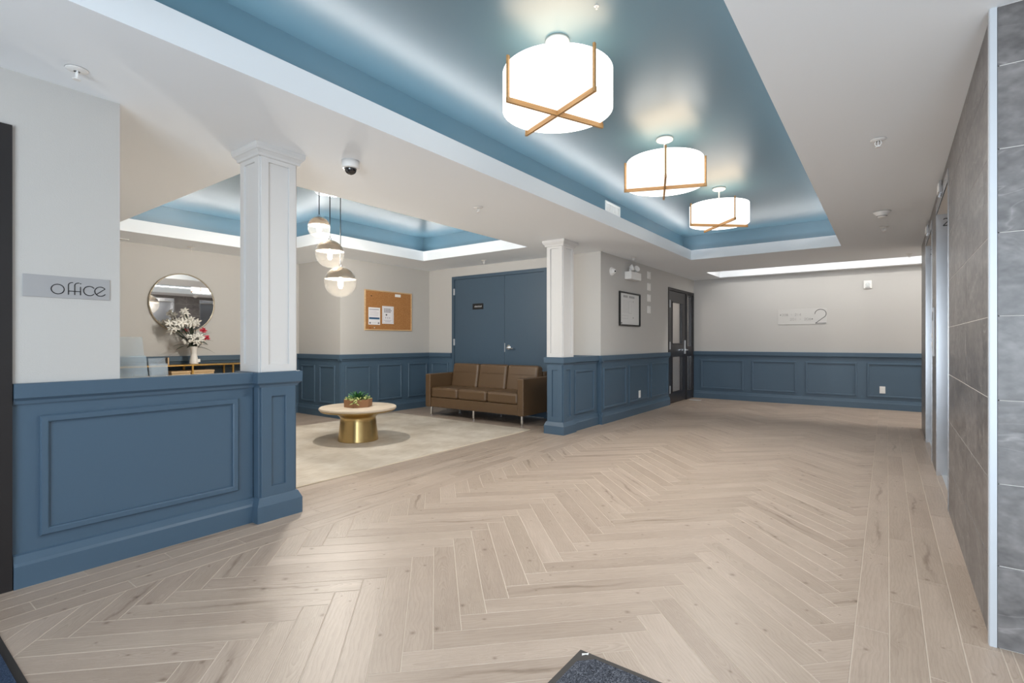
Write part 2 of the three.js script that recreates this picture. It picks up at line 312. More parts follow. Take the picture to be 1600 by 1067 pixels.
function strips(x0, x1, d0, d1, alongX, off = 0) {
  const L = 0.9; let r = 0;
  if (!alongX) for (let x = x1; x > x0 + 0.004; x -= PW, r++) { const s = ((r * 0.37 + off) % 1) * L; for (let d = d0 - s; d < d1; d += L) plank(rect(x - PW, x, d, d + L), [0, 1], x0, x1, d0, d1); }
  else for (let d = d0; d < d1 - 0.004; d += PW, r++) { const s = ((r * 0.37 + off) % 1) * L; for (let x = x0 - s; x < x1; x += L) plank(rect(x, x + L, d, d + PW), [1, 0], x0, x1, d0, d1); }
}
strips(-3.317, -2.865, -2.6, 10.8, false, 0.13);
strips(-7.8, -3.317, 0.5, 6.515, false, 0.4);
strips(-0.105, 0.347, -2.6, 8.74, false, 0.2);
strips(-0.105, 5.4, 8.74, 10.8, true, 0.5);
strips(0.347, 0.62, 2.655, 8.74, false, 0.2);
strips(0.347, 2.3, -2.6, 2.655, false, 0.2);
strips(-2.865, -0.105, 10.68, 10.8, true, 0.5);
{ // the 300 that show largest are parts of their own, the rest is one part
  const s = Math.sin(YAW), c = Math.cos(YAW);
  const proj = ([x, d]) => { const fw = d * c - x * s, rt = x * c + d * s; return fw < 0.15 ? null : [800 + 794 * rt / fw, 533.5 + 794 * EYE / fw]; };
  const hide = (x, d) => (x < -3.35 && d < 1.75) || (x < -3.78 && x > -6.47 && d > 2 && d < 5.5);
  for (const q of planks) {
    const cx = q.p.reduce((t, a) => t + a[0], 0) / q.p.length, cd = q.p.reduce((t, a) => t + a[1], 0) / q.p.length;
    const pr = q.p.map(proj); q.size = 0;
    if (pr.some(a => !a) || hide(cx, cd)) continue;
    const inn = clip(clip(clip(clip(pr, a => a[0]), a => 1600 - a[0]), a => a[1]), a => 1067 - a[1]);
    q.size = inn.length > 2 ? Math.abs(area(inn)) : 0;
  }
  planks.sort((a, b) => b.size - a.size);
  const rest = [[], [], []];
  planks.forEach((q, i) => { const mi = Math.floor(rnd() * 3), g = plankGeo(q); if (i < 300) part(floor, 'plank', g, M.planks[mi]); else rest[mi].push(g); });
  rest.forEach((l, i) => { const m = part(floor, 'small_planks', merge(l), M.planks[i]); m.userData.kind = 'stuff'; });
}

/* walls */
const T = 0.12;
const wallOf = (name, label, boxes, mat = M.wall) => { const g = struct(name, label, 'wall', [0, 0, 0]); boxes.forEach(b => part(g, 'wall_face', bx(...b), mat)); return g; };
wallOf('wall_far', 'pale grey wall closing the end of the lobby', [[-3.37, 5.52, 0, H, DF, DF + T]]);
wallOf('wall_left', 'pale grey lobby wall with framed notice and glazed door', [[XL - T, XL, 0, H, DB + T, 9.26], [XL - T, XL, 2.175, H, 9.26, DF]]);
wallOf('wall_lounge_back', 'pale grey lounge wall around the blue double door', [[XC - T, -6.1, 0, H, DB, DB + T], [-4.14, XL, 0, H, DB, DB + T], [-6.1, -4.14, 2.29, H, DB, DB + T]]);
wallOf('wall_lounge_side', 'pale grey lounge wall behind the cork board', [[XC - T, XC, 0, H, DS, DB]]);
wallOf('wall_lounge_step', 'short pale grey wall stepping back to the mirror wall', [[XM, XC - T, 0, H, DS, DS + T]]);
wallOf('wall_lounge_mirror', 'pale grey wall behind the round mirror', [[XM - T, XM, 0, H, 0.4, DS + T]]);
wallOf('wall_lounge_near', 'pale grey wall between lounge and office door', [[XM, XO - T, 0, H, 0.4, 0.52]]);
wallOf('wall_office', 'pale grey wall carrying the office sign', [[XO - T, XO, 0.967, H, 0.52, 0.945], [XO - T, XO, 2.18, H, -0.55, 0.52], [XO - T, XO, 0, H, -2.6, -0.55]]);
wallOf('wall_rear', 'pale grey entrance wall with glazed door', [[XO - T, -1.35, 0, H, -2.6 - T, -2.6], [0.25, 0.5, 0, H, -2.6 - T, -2.6], [1.7, 2.42, 0, H, -2.6 - T, -2.6], [0.5, 1.7, 2.25, H, -2.6 - T, -2.6], [-1.35, 0.25, 2.25, H, -2.6 - T, -2.6]]);
wallOf('wall_near_right', 'pale grey wall of the entrance vestibule', [[2.3, 2.42, 0, H, -2.6, 2.775]]);
wallOf('wall_corridor', 'pale grey side corridor wall behind the elevators', [[0.5, 5.52, 0, H, 8.6, 8.74]]);
wallOf('wall_corridor_end', 'pale grey wall closing the side corridor', [[5.4, 5.52, 0, H, 8.6, 10.92]]);
wallOf('wall_stair', 'pale grey stair lobby walls behind the glazed door', [[-5.3, -5.18, 0, H, 9.1, 10.92], [-5.18, XL - T, 0, H, 9.1, 9.22], [-5.18, XL - T, 0, H, 10.8, 10.92]]);
/* glazing behind the camera and at the corridor end */
function glazing(name, label, F, a0, a1, y1, bars) {
  const g = struct(name, label, 'window', [0, 0, 0]);
  part(g, 'frame', [fbox(F, a0, a0 + 0.06, 0, y1, -0.1, -0.02), fbox(F, a1 - 0.06, a1, 0, y1, -0.1, -0.02), fbox(F, a0, a1, y1 - 0.06, y1, -0.1, -0.02), fbox(F, a0, a1, 0, 0.1, -0.1, -0.02), ...bars.map(b => fbox(F, b - 0.025, b + 0.025, 0.1, y1 - 0.06, -0.1, -0.02))], M.darkFrame);
  part(g, 'glass_pane', fbox(F, a0 + 0.06, a1 - 0.06, 0.1, y1 - 0.06, -0.062, -0.058), M.glass);
}
glazing('window_1', 'dark framed glazed entrance behind the viewer', { o: V(0, 0, -2.6), t: new THREE.Vector3(1, 0, 0), n: new THREE.Vector3(0, 0, -1) }, -1.35, 0.25, 2.25, [-0.55]);
glazing('window_2', 'dark framed sidelight window next to the entrance glazing', { o: V(0, 0, -2.6), t: new THREE.Vector3(1, 0, 0), n: new THREE.Vector3(0, 0, -1) }, 0.5, 1.7, 2.25, []);

/* ---------- slate-tiled elevator block ---------- */
const TILT = 0.0083; // the elevator wall stands half a degree off the lobby axis
const exX = (d) => 0.325 + TILT * (d - 2.66);
const EF = (() => { const t = new THREE.Vector3(Math.sin(Math.atan(TILT)), 0, -Math.cos(Math.atan(TILT))); return { o: V(0.325 - TILT * 2.66, 0, 0), t, n: new THREE.Vector3(-t.z * -1, 0, 0).set(-Math.cos(Math.atan(TILT)), 0, -Math.sin(Math.atan(TILT))) }; })();
const E1 = [4.58, 5.78], E2 = [6.43, 7.6], DE = 8.74, OPH = 2.27;
const tiled = struct('wall_right', 'slate tiled elevator wall with stainless openings', 'wall', [0.33, 0, 2.66]);
part(tiled, 'backing', [fbox(EF, 2.675, E1[0], 0, H, -0.2, -0.0012), fbox(EF, E1[1], E2[0], 0, H, -0.2, -0.0012), fbox(EF, E2[1], DE, 0, H, -0.2, -0.0012), fbox(EF, E1[0], E1[1], OPH, H, -0.2, -0.0012), fbox(EF, E2[0], E2[1], OPH, H, -0.2, -0.0012), bx(0.345, 2.3, 0, H, 2.6562, 2.8)], M.tileGrout);
const rows = [0, 0.312, 0.624, 0.942, 1.263, 1.58, 1.898, 2.214, H];
function tileUV(g) { const u = rr(0, 4), v = rr(0, 4), a = g.attributes.uv; for (let i = 0; i < a.count; i++) a.setXY(i, a.getX(i) + u, a.getY(i) + v); return g; }
function tiles(F, joints, rowsY, holes = []) {
  for (let i = 0; i + 1 < joints.length; i++) for (let j = 0; j + 1 < rowsY.length; j++) {
    let a0 = joints[i], a1 = joints[i + 1], y0 = rowsY[j], y1 = rowsY[j + 1];
    const h = holes.find(q => a0 > q[0] - 0.01 && a1 < q[1] + 0.01); if (h) { if (y1 <= OPH) continue; y0 = Math.max(y0, OPH + 0.085); if (y1 - y0 < 0.02) continue; }
    part(tiled, 'tile', tileUV(fbox(F, a0 + 0.0012, a1 - 0.0012, y0 + 0.0012, y1 - 0.0012, -0.01, 0, 0.0014)), M.slate);
  }
}
tiles(EF, [2.668, 2.91, 3.53, 4.14, E1[0], 5.18, E1[1], 6.1, E2[0], 7.0, E2[1], 8.2, DE], rows, [E1, E2]);
tiles(FD(2.655), [0.338, 0.93, 1.54, 2.3], rows);
part(tiled, 'tile', bx(0.376, 0.5, 0, H, DE - 0.14, DE), M.slate);
part(tiled, 'corner_trim', [bx(0.3175, 0.338, 0, H, 2.652, 2.657), bx(0.3155, 0.327, 0, H, 2.6571, 2.684)], M.alu, false, 'aluminium edge trim');
const textFont = await new FontLoader().loadAsync('fonts/droid/droid_sans_regular.typeface.json');
function elevator(E, label, withNumber) {
  const c = (E[0] + E[1]) / 2, g = thing('elevator_entrance', label, 'elevator', [exX(c), 0, c], 'elevator entrances in the slate wall');
  const dep = 0.17;
  part(g, 'frame_jamb', [fbox(EF, E[0], E[0] + 0.02, 0, OPH, -dep, 0.004)], M.steel);
  const fj = part(g, 'frame_jamb', [fbox(EF, E[1] - 0.02, E[1], 0, OPH, -dep, 0.004)], M.steel);
  part(g, 'frame_head', [fbox(EF, E[0], E[1], OPH, OPH + 0.02, -dep, 0.004), fbox(EF, E[0], E[1], OPH, OPH + 0.085, -0.012, 0.005)], M.steel);
  const mid = (E[0] + E[1]) / 2;
  part(g, 'door_panel', fbox(EF, E[0] + 0.02, mid - 0.002, 0.012, OPH, -dep - 0.03, -dep), M.steelDark);
  part(g, 'door_panel', fbox(EF, mid + 0.002, E[1] - 0.02, 0.012, OPH, -dep - 0.03, -dep), M.steelDark);
  part(g, 'sill', fbox(EF, E[0] + 0.02, E[1] - 0.02, 0.0005, 0.008, -dep - 0.03, -0.035, 0.002), M.alu);
  const lan = part(g, 'hall_lantern', fbox(EF, c - 0.13, c + 0.03, OPH + 0.028, OPH + 0.125, 0.005, 0.024, 0.004), M.steel);
  part(lan, 'lens', fbox(EF, c - 0.115, c + 0.015, OPH + 0.045, OPH + 0.108, 0.024, 0.03, 0.003), M.plastic);
  // floor number on the far jamb
  const t = new TextGeometry('2', { font: textFont, size: 0.068, depth: 0.002, curveSegments: 8 });
  t.translate(exX(E[1]) + 0.036, 2.165, -(E[1] - 0.0225)); if (withNumber) part(fj, 'floor_number', t, M.ink);
  else part(fj, 'floor_number', t, M.ink);
}
elevator(E1, 'stainless elevator entrance next to the slate corner with call panel beyond it', true);
elevator(E2, 'stainless elevator entrance at the side corridor end of slate wall', false);
{ const g = thing('call_panel', 'narrow stainless elevator call panel between the two elevators', 'panel', [exX(6.1), 1.03, 6.1]);
  part(g, 'plate', fbox(EF, 6.04, 6.17, 1.03, 1.48, 0, 0.012, 0.003), M.alu);
  for (const y of [1.12, 1.2]) part(g, 'button', fbox(EF, 6.085, 6.125, y, y + 0.04, 0.012, 0.018, 0.004), M.plastic);
  part(g, 'display', fbox(EF, 6.065, 6.145, 1.36, 1.44, 0.012, 0.014), M.black); }

/* ---------- wainscot ---------- */
const RAIL = [[0, 0.868], [0.012, 0.868], [0.016, 0.884], [0.028, 0.896], [0.034, 0.898], [0.036, 0.962], [0.03, 0.967], [0, 0.967]];
const BASE = [[0, 0], [0.03, 0], [0.03, 0.104], [0.022, 0.118], [0.012, 0.152], [0, 0.157]];
let trimN = 0;
function wainscot(label, F, a0, a1, panels, { e0 = 0, e1 = 0, mat = M.blue } = {}) {
  const o = F.o.clone().addScaledVector(F.t, (a0 + a1) / 2);
  const g = struct('trim_' + (++trimN), label, 'wainscot', [o.x, 0, -o.z]);
  part(g, 'wall_panel', fbox(F, a0, a1, 0, 0.965, -0.002, 0.012), mat);
  part(g, 'chair_rail', sweep(F, RAIL.map(([x, y]) => [x ? x + 0.012 : 0, y]), a0 - e0, a1 + e1), mat);
  part(g, 'baseboard', sweep(F, BASE.map(([x, y]) => [x ? x + 0.012 : 0, y]), a0 - e0, a1 + e1), mat);
  for (const [p0, p1, q0 = 0.205, q1 = 0.795] of panels) part(g, 'panel_moulding', mould(F, p0, p1, q0, q1, 0.032, 0.016, 0.012), mat);
  return g;
}
wainscot('blue panelled wainscot under the floor sign on the far wall', FD(DF), XL, 5.4, [[-3.1, -2.28], [-2.13, -1.36], [-1.21, -0.42], [-0.28, 0.5], [0.65, 1.45], [1.6, 2.4]]);
wainscot('blue panelled wainscot under the framed notice', FX(XL), DB, 9.26, [[6.57, 7.35], [7.46, 8.27], [8.38, 9.18]], { e0: 0.045 });
wainscot('blue panelled wainscot beside the lounge sofa', FD(DB), XC, -6.1, [[XC + 0.08, -6.18]]);
wainscot('blue panelled wainscot under the cork board', FX(XC), DS, DB, [[4.73, 5.2], [5.35, 5.86], [6.0, 6.45]], { e0: 0.045 });
wainscot('blue panelled wainscot on the short step wall', FD(DS), XM, XC, [[-7.7, -7.31], [-7.19, -6.78]], { e1: 0.045 });
wainscot('panelled wainscot behind the gold console table', FX(XM), 0.52, DS, [[0.62, 1.3], [1.45, 2.2], [2.35, 3.05], [3.2, 3.85], [4.0, 4.55]], {});
wainscot('blue panelled wainscot right of the double door', FD(DB), -4.14, XL, [[-4.06, -3.4]], { e1: 0.045 });
{ // half wall between the second column and the lobby wall
  const g = struct('trim_' + (++trimN), 'blue panelled half wall joining the far column to the lobby wall', 'wainscot', [-3.33, 0, 6.1]);
  const F = FX(-3.285), Fb = FXm(-3.4);
  part(g, 'wall_panel', bx(-3.4, -3.285, 0, 0.962, 5.74, DB - 0.05), M.blue);
  part(g, 'chair_rail', sweep(F, RAIL, 5.74, DB - 0.05), M.blue); part(g, 'chair_rail', sweep(Fb, RAIL, 5.74, DB - 0.05), M.blue);
  part(g, 'baseboard', sweep(F, BASE, 5.74, DB - 0.05), M.blue); part(g, 'baseboard', sweep(Fb, BASE, 5.74, DB - 0.05), M.blue);
  part(g, 'panel_moulding', mould(F, 5.83, 6.38, 0.21, 0.79, 0.032, 0.016), M.blue);
}

/* ---------- columns ---------- */
function column(label, x0, x1, d0, d1) {
  const g = thing('column', label, 'column', [(x0 + x1) / 2, 0, (d0 + d1) / 2]);
  const faces = (ix, y0, y1, w, mat, nm, h, par) => {
    const a0 = x0 + ix, a1 = x1 - ix, b0 = d0 + ix, b1 = d1 - ix;
    const Fs = [[FX(a1), b0, b1], [FXm(a0), b0, b1], [FD(b0), a0, a1], [{ o: V(0, 0, b1), t: new THREE.Vector3(1, 0, 0), n: new THREE.Vector3(0, 0, -1) }, a0, a1]];
    for (const [F, p, q] of Fs) part(par, nm, mould(F, p, q, y0, y1, w, h, 0, 0.0015), mat);
  };
  const ped = part(g, 'pedestal', bx(x0 + 0.038, x1 - 0.038, 0, 0.96, d0 + 0.038, d1 - 0.038), M.blue, false, 'blue panelled pedestal');
  faces(0.038, 0.15, 0.875, 0.068, M.blue, 'panel_frame', 0.014, ped);
  part(ped, 'pedestal_cap', loft(x0, x1, d0, d1, [[-0.03, 0.866], [-0.024, 0.868], [-0.018, 0.882], [-0.004, 0.894], [-0.001, 0.897], [0, 0.963], [-0.004, 0.967]]), M.blue);
  part(ped, 'pedestal_base', loft(x0, x1, d0, d1, [[0, 0], [0, 0.104], [-0.006, 0.118], [-0.02, 0.15], [-0.026, 0.156]]), M.blue);
  const sh = part(g, 'shaft', bx(x0 + 0.034, x1 - 0.034, 0.966, H - 0.0005, d0 + 0.034, d1 - 0.034), M.white, false, 'white panelled shaft');
  faces(0.034, 0.967, 2.385, 0.05, M.white, 'panel_frame', 0.012, sh);
  part(sh, 'capital', loft(x0, x1, d0, d1, [[-0.022, 2.362], [-0.012, 2.366], [-0.01, 2.38], [0.004, 2.398], [0.008, 2.4], [0.014, 2.414], [0.016, H - 0.0005]]), M.white);
}
column('white panelled column on blue pedestal at the end of the counter', -3.532, -3.222, 1.642, 1.95);
column('white panelled column on blue pedestal next to the brown sofa', -3.512, -3.22, 5.443, 5.765);

/* ---------- reception counter ---------- */
{
  const g = thing('reception_counter', 'blue panelled reception counter with wood worktop under the office sign', 'counter', [-3.4, 0, 1.08]);
  const F = FX(-3.318);
  part(g, 'front_panel', bx(-3.43, -3.318, 0, 0.964, 0.53, 1.66), M.blue);
  part(g, 'chair_rail', sweep(F, RAIL, 0.53, 1.66), M.blue);
  part(g, 'baseboard', sweep(F, BASE, 0.53, 1.66), M.blue);
  part(g, 'panel_moulding', mould(F, 0.625, 1.563, 0.222, 0.806, 0.034, 0.018), M.blue);
  part(g, 'worktop', bx(-4.05, -3.43, 0.905, 0.93, 0.525, 1.66, 0.004), M.oak, false, 'pale wood worktop');
}

/* ---------- doors ---------- */
{ // dark office door at the left edge
  const g = struct('door_1', 'dark brown office door and frame left of the counter', 'door', [-3.35, 0, 0]);
  part(g, 'frame', [bx(-3.42, -3.292, 0, 2.178, 0.44, 0.526), bx(-3.42, -3.292, 0, 2.178, -0.55, -0.47), bx(-3.42, -3.292, 2.1, 2.178, -0.47, 0.44)], M.darkFrame);
  part(g, 'leaf', bx(-3.4, -3.355, 0.008, 2.1, -0.47, 0.44), M.darkDoor);
  part(g, 'handle', [bar([-3.34, 1.02, -0.4], [-3.31, 1.02, -0.4], 0.02, 0.02), bar([-3.305, 1.02, -0.41], [-3.305, 1.02, -0.28], 0.018, 0.018)], M.chrome);
}
{ // blue double door
  const g = struct('door_2', 'blue double door behind the brown leather sofa', 'door', [-5.12, 0, DB]);
  const F = FD(DB);
  part(g, 'frame', [fbox(F, -6.1, -6.045, 0, 2.287, -0.1, 0.012), fbox(F, -4.195, -4.14, 0, 2.287, -0.1, 0.012), fbox(F, -6.045, -4.195, 2.235, 2.287, -0.1, 0.012)], M.doorBlue);
  const l1 = part(g, 'leaf', fbox(F, -6.043, -4.9625, 0.008, 2.233, -0.05, -0.004, 0.002), M.doorBlue);
  const l2 = part(g, 'leaf', fbox(F, -4.9575, -4.197, 0.008, 2.233, -0.05, -0.004, 0.002), M.doorBlue);
  for (const y of [0.24, 1.1, 1.97]) part(l1, 'hinge', fbox(F, -6.062, -6.034, y, y + 0.11, -0.004, 0.016, 0.004), M.alu);
  part(l2, 'lever_handle', [(() => { const c = new THREE.CylinderGeometry(0.038, 0.038, 0.014, 24); c.rotateX(Math.PI / 2); c.translate(-4.865, 1.075, -(DB - 0.003)); return c; })(), bar([-4.865, 1.07, DB - 0.01], [-4.865, 1.07, DB - 0.06], 0.018, 0.018), bar([-4.87, 1.062, DB - 0.055], [-4.75, 1.056, DB - 0.055], 0.016, 0.018)], M.chrome);
  part(l2, 'latch_plate', fbox(F, -4.956, -4.944, 1.0, 1.14, -0.004, 0.004), M.alu);
  const pt = canvasTex(256, 96, (c, w, h) => { c.fillStyle = '#0d0e10'; c.fillRect(0, 0, w, h); c.fillStyle = '#f0f0f0'; c.font = '44px sans-serif'; c.textAlign = 'center'; c.fillText('electrical', w * 0.53, h * 0.66); });
  const pl = thing('door_plaque', 'small black plaque with white lettering on the blue double door', 'sign', [-5.51, 1.7, DB]);
  const pg = fbox(F, -5.63, -5.40, 1.705, 1.803, -0.004, 0.003); part(pl, 'plate', pg, M.black);
  const fg = new THREE.PlaneGeometry(0.226, 0.094); fg.translate(-5.515, 1.754, -(DB - 0.0036)); part(pl, 'lettering', fg, std({ map: pt, roughness: 0.5 }));
}
{ // dark glazed door with sidelight
  const g = struct('door_3', 'dark glazed door with sidelight at the lobby end', 'door', [XL, 0, 10.0]);
  const F = FX(XL), o0 = -0.09, o1 = 0.012, f = [];
  const fr = (a0, a1, y0, y1) => f.push(fbox(F, a0, a1, y0, y1, o0, o1));
  fr(9.26, 9.31, 0, 2.172); fr(10.72, 10.788, 0, 2.172); fr(9.31, 10.72, 2.12, 2.172); fr(10.3, 10.36, 0, 2.12);
  part(g, 'frame', f, M.darkFrame);
  const leaf = part(g, 'leaf', [fbox(F, 9.315, 9.5, 0.01, 2.115, -0.055, -0.005), fbox(F, 10.08, 10.295, 0.01, 2.115, -0.055, -0.005), fbox(F, 9.5, 10.08, 1.915, 2.115, -0.055, -0.005), fbox(F, 9.5, 10.08, 0.885, 1.12, -0.055, -0.005), fbox(F, 9.5, 10.08, 0.01, 0.205, -0.055, -0.005)], M.darkDoor);
  part(leaf, 'glass_pane', fbox(F, 9.5, 10.08, 1.12, 1.915, -0.034, -0.028), M.glass);
  part(leaf, 'glass_pane', fbox(F, 9.5, 10.08, 0.205, 0.885, -0.034, -0.028), M.glass);
  for (const [y0, y1] of [[1.12, 1.915], [0.205, 0.885]]) part(leaf, 'glazing_bead', mould(F, 9.49, 10.09, y0 - 0.01, y1 + 0.01, 0.022, 0.01, -0.006), M.darkDoor);
  for (const y of [0.2, 1.02, 1.8]) part(leaf, 'hinge', fbox(F, 9.318, 9.36, y, y + 0.14, -0.006, 0.014, 0.004), M.alu);
  part(leaf, 'lock_plate', fbox(F, 10.2, 10.27, 0.92, 1.19, -0.006, 0.008, 0.003), M.alu);
  part(leaf, 'lever_handle', [bar([XL, 1.0, 10.235], [XL + 0.055, 1.0, 10.235], 0.02, 0.02), bar([XL + 0.05, 1.0, 10.245], [XL + 0.05, 1.0, 10.11], 0.018, 0.018)], M.chrome);
  const sl = part(g, 'sidelight', [fbox(F, 10.36, 10.4, 0, 2.12, -0.055, -0.005), fbox(F, 10.68, 10.72, 0, 2.12, -0.055, -0.005), fbox(F, 10.4, 10.68, 0.87, 1.07, -0.055, -0.005), fbox(F, 10.4, 10.68, 0, 0.17, -0.055, -0.005), fbox(F, 10.4, 10.68, 2.09, 2.12, -0.055, -0.005)], M.darkDoor);
  part(sl, 'glass_pane', fbox(F, 10.4, 10.68, 1.07, 2.09, -0.034, -0.028), M.glass);
  part(sl, 'glass_pane', fbox(F, 10.4, 10.68, 0.17, 0.87, -0.034, -0.028), M.glass);
}

/* ================= LIGHT FITTINGS ================= */
function drum(label, d, bars) {
  const x = -1.478, R = 0.305, y0 = 2.45, y1 = 2.655;
  const g = thing('drum_pendant', label, 'pendant lamp', [x, y0, d], 'drum pendants in the long blue coffer');
  part(g, 'shade', lathe([[R - 0.004, y0], [R, y0], [R, y1], [R - 0.004, y1], [R - 0.004, y0]], x, d, 64), M.shade);
  part(g, 'diffuser', lathe([[0, y0 + 0.006], [R - 0.005, y0 + 0.006], [R - 0.005, y0 + 0.012], [0, y0 + 0.012]], x, d, 64), M.diffuser);
  part(g, 'top_cover', lathe([[0.02, y1 - 0.012], [R - 0.005, y1 - 0.012], [R - 0.005, y1 - 0.006], [0.02, y1 - 0.006]], x, d, 64), M.lampWhite);
  part(g, 'stem', cyl(0.006, 0.006, y0 + 0.012, TOP - 0.02, x, d, 12), M.lampWhite);
  part(g, 'canopy', lathe([[0, TOP - 0.026], [0.055, TOP - 0.025], [0.066, TOP - 0.018], [0.068, TOP - 0.001], [0, TOP - 0.001]], x, d, 40), M.lampWhite);
  bars.forEach((deg, i) => {
    const a = deg * Math.PI / 180, ca = Math.cos(a), sa = Math.sin(a), rr0 = R + 0.013, yb = y0 - 0.014 - i * 0.0005;
    const P = (s, y) => [x + ca * rr0 * s, y, d + sa * rr0 * s];
    part(g, 'cross_bar', [bar(P(-1.03, yb), P(1.03, yb), 0.014, 0.026), bar(P(1, yb - 0.012), P(1, y1 + 0.015), 0.016, 0.012), bar(P(-1, yb - 0.012), P(-1, y1 + 0.015), 0.016, 0.012)], M.oakBar);
  });
  areaLight('drum_light_down', WARM, 30, 0.42, 0.42, [x, y0 - 0.03, -d], [x, 0, -d]);
  areaLight('drum_light_up', new THREE.Color(1, 0.78, 0.55), 2.8, 0.46, 0.46, [x, y1 + 0.004, -d], [x, 5, -d]);
}
drum('white drum pendant with oak cross bars nearest the entrance', 2.43, [67, 157]);
drum('white drum pendant with oak cross bars, middle of the row of three', 4.13, [21, 111]);
drum('white drum pendant with oak cross bars next to the far end of the coffer', 5.82, [41, 133]);

{ // ceiling panel light of the side corridor
  const g = thing('panel_light', 'square ceiling panel light in the side corridor past the elevators', 'ceiling light', [3.9, H - 0.02, 9.4]);
  part(g, 'frame', [bx(3.28, 4.52, H - 0.02, H - 0.0008, 8.78, 8.81), bx(3.28, 4.52, H - 0.02, H - 0.0008, 9.99, 10.02), bx(3.28, 3.31, H - 0.02, H - 0.0008, 8.81, 9.99), bx(4.49, 4.52, H - 0.02, H - 0.0008, 8.81, 9.99)], M.plastic);
  part(g, 'diffuser', bx(3.31, 4.49, H - 0.012, H - 0.0008, 8.81, 9.99), M.shade);
  areaLight('panel_light_source', WARM, 14, 1.1, 1.1, [3.9, H - 0.026, -9.4], [3.9, 0, -9.4]);
}
{ // cove light along the near side of the white ceiling tray
  const g = thing('cove_light', 'linear cove light hidden in the white ceiling tray by the elevators', 'cove light', [0, TOP - 0.03, 9.86]);
  part(g, 'housing', bx(-2.55, 2.5, TOP - 0.02, TOP - 0.0008, 9.78, 9.94), M.plastic);
  part(g, 'light_strip', bx(-2.53, 2.48, TOP - 0.026, TOP - 0.02, 9.8, 9.92), M.shade);
  areaLight('cove_light_source', WARM, 11.5, 5.0, 0.12, [-0.02, TOP - 0.03, -9.86], [-0.02, 0, -9.86]);
}
function coveStrips(label, pos, runs, power) { // led tape on the ledge behind a coffer's fascia, tilted in towards the coffer
  const g = thing('coffer_cove_light', label, 'cove light', pos), y = FT + 0.004;
  for (const [x0, d0, x1, d1, nx, nd] of runs) {
    const hw = 0.014, sx = Math.abs(x1 - x0) > Math.abs(d1 - d0);
    part(g, 'light_strip', sx ? bx(Math.min(x0, x1), Math.max(x0, x1), FT + 0.0005, y, d0 - hw, d0 + hw) : bx(x0 - hw, x0 + hw, FT + 0.0005, y, Math.min(d0, d1), Math.max(d0, d1)), M.diffuser);
    const cx = (x0 + x1) / 2, cd = (d0 + d1) / 2, L = Math.hypot(x1 - x0, d1 - d0);
    areaLight('coffer_cove_source', DAYLED, power, L, 0.028, [cx, y + 0.006, -cd], [cx + nx * 0.75, y + 1.006, -(cd + nd * 0.75)]);
  }
}
const DAYLED = new THREE.Color(1.0, 0.995, 0.98);
coveStrips('led tape hidden on the ledge of the long coffer with the drum pendants', [-1.475, FT, 4.1], [[-2.54, 0.2, -2.54, 8.05, 1, 0], [-0.41, 0.2, -0.41, 8.05, -1, 0], [-2.46, 8.13, -0.49, 8.13, 0, -1]], 13);
coveStrips('led tape hidden on the ledge of the lounge coffer above the globes', [-5.4, FT, 3.7], [[-3.82, 1.9, -3.82, 5.6, -1, 0], [-3.9, 5.72, -5.9, 5.72, 0, -1], [-5.98, 3.83, -5.98, 5.64, 1, 0], [-7.06, 3.91, -5.98, 3.91, 0, -1], [-7.14, 1.88, -7.14, 3.83, 1, 0]], 18);
{ // cluster of three globes
  const cx = -5.0, cd = 3.35, g = thing('globe_pendant', 'cluster pendant of three half-mirrored glass globes over the lounge', 'pendant lamp', [cx, 1.66, cd]);
  part(g, 'canopy', lathe([[0, TOP - 0.028], [0.15, TOP - 0.028], [0.155, TOP - 0.02], [0.155, TOP - 0.001], [0, TOP - 0.001]], cx, cd, 48), M.chrome);
  const s = Math.sin(YAW), c = Math.cos(YAW);
  for (const [u, y, r] of [[498.7, 2.428, 0.12], [515.5, 2.142, 0.155], [532, 1.832, 0.173]]) {
    const fw = 5.665 + (u - 515) * 0.002, rt = (u - 800) / 794 * fw, x = rt * c - fw * s, d = rt * s + fw * c;
    const gl = part(g, 'glass_globe', (() => { const q = new THREE.SphereGeometry(r, 48, 32); q.translate(x, y, -d); return q; })(), M.globeGlass);
    part(gl, 'mirrored_cap', (() => { const q = new THREE.SphereGeometry(r - 0.002, 48, 20, 0, Math.PI * 2, 0, Math.PI * 0.44); q.translate(x, y, -d); return q; })(), M.capMirror);
    part(gl, 'lamp_holder', cyl(0.018, 0.018, y + r * 0.35, y + r + 0.02, x, d, 20), M.chrome);
    part(gl, 'bulb', lathe([[0, y - r * 0.42], [0.016, y - r * 0.4], [0.026, y - r * 0.25], [0.026, y + r * 0.1], [0.016, y + r * 0.3], [0, y + r * 0.35]], x, d, 20), M.bulb);
    part(gl, 'cord', cyl(0.005, 0.005, y + r + 0.018, TOP - 0.027, x, d, 10), M.cord);
    const l = new THREE.PointLight(WARMER, 3.1); l.name = 'globe_bulb_light'; l.position.set(x, y - r * 0.1, -d); l.castShadow = true; l.shadow.radius = 1.2; scene.add(l);
  }
}

{ const x = -4.3, d = 9.95, g = thing('wall_dome_light', 'small round ceiling light in the stair lobby behind the glazed door', 'ceiling light', [x, H - 0.08, d]);
  part(g, 'base', cyl(0.12, 0.12, H - 0.02, H - 0.0008, x, d, 32), M.plastic);
  part(g, 'dome_bulb', (() => { const q = new THREE.SphereGeometry(0.1, 28, 12, 0, 6.2832, Math.PI / 2, Math.PI / 2); q.scale(1, 0.6, 1); q.translate(x, H - 0.02, -d); return q; })(), M.shade);
  const l = new THREE.PointLight(new THREE.Color(1, 0.88, 0.8), 0.75); l.name = 'stair_light'; l.position.set(x, H - 0.12, -d); l.castShadow = true; l.shadow.radius = 3; scene.add(l);
}
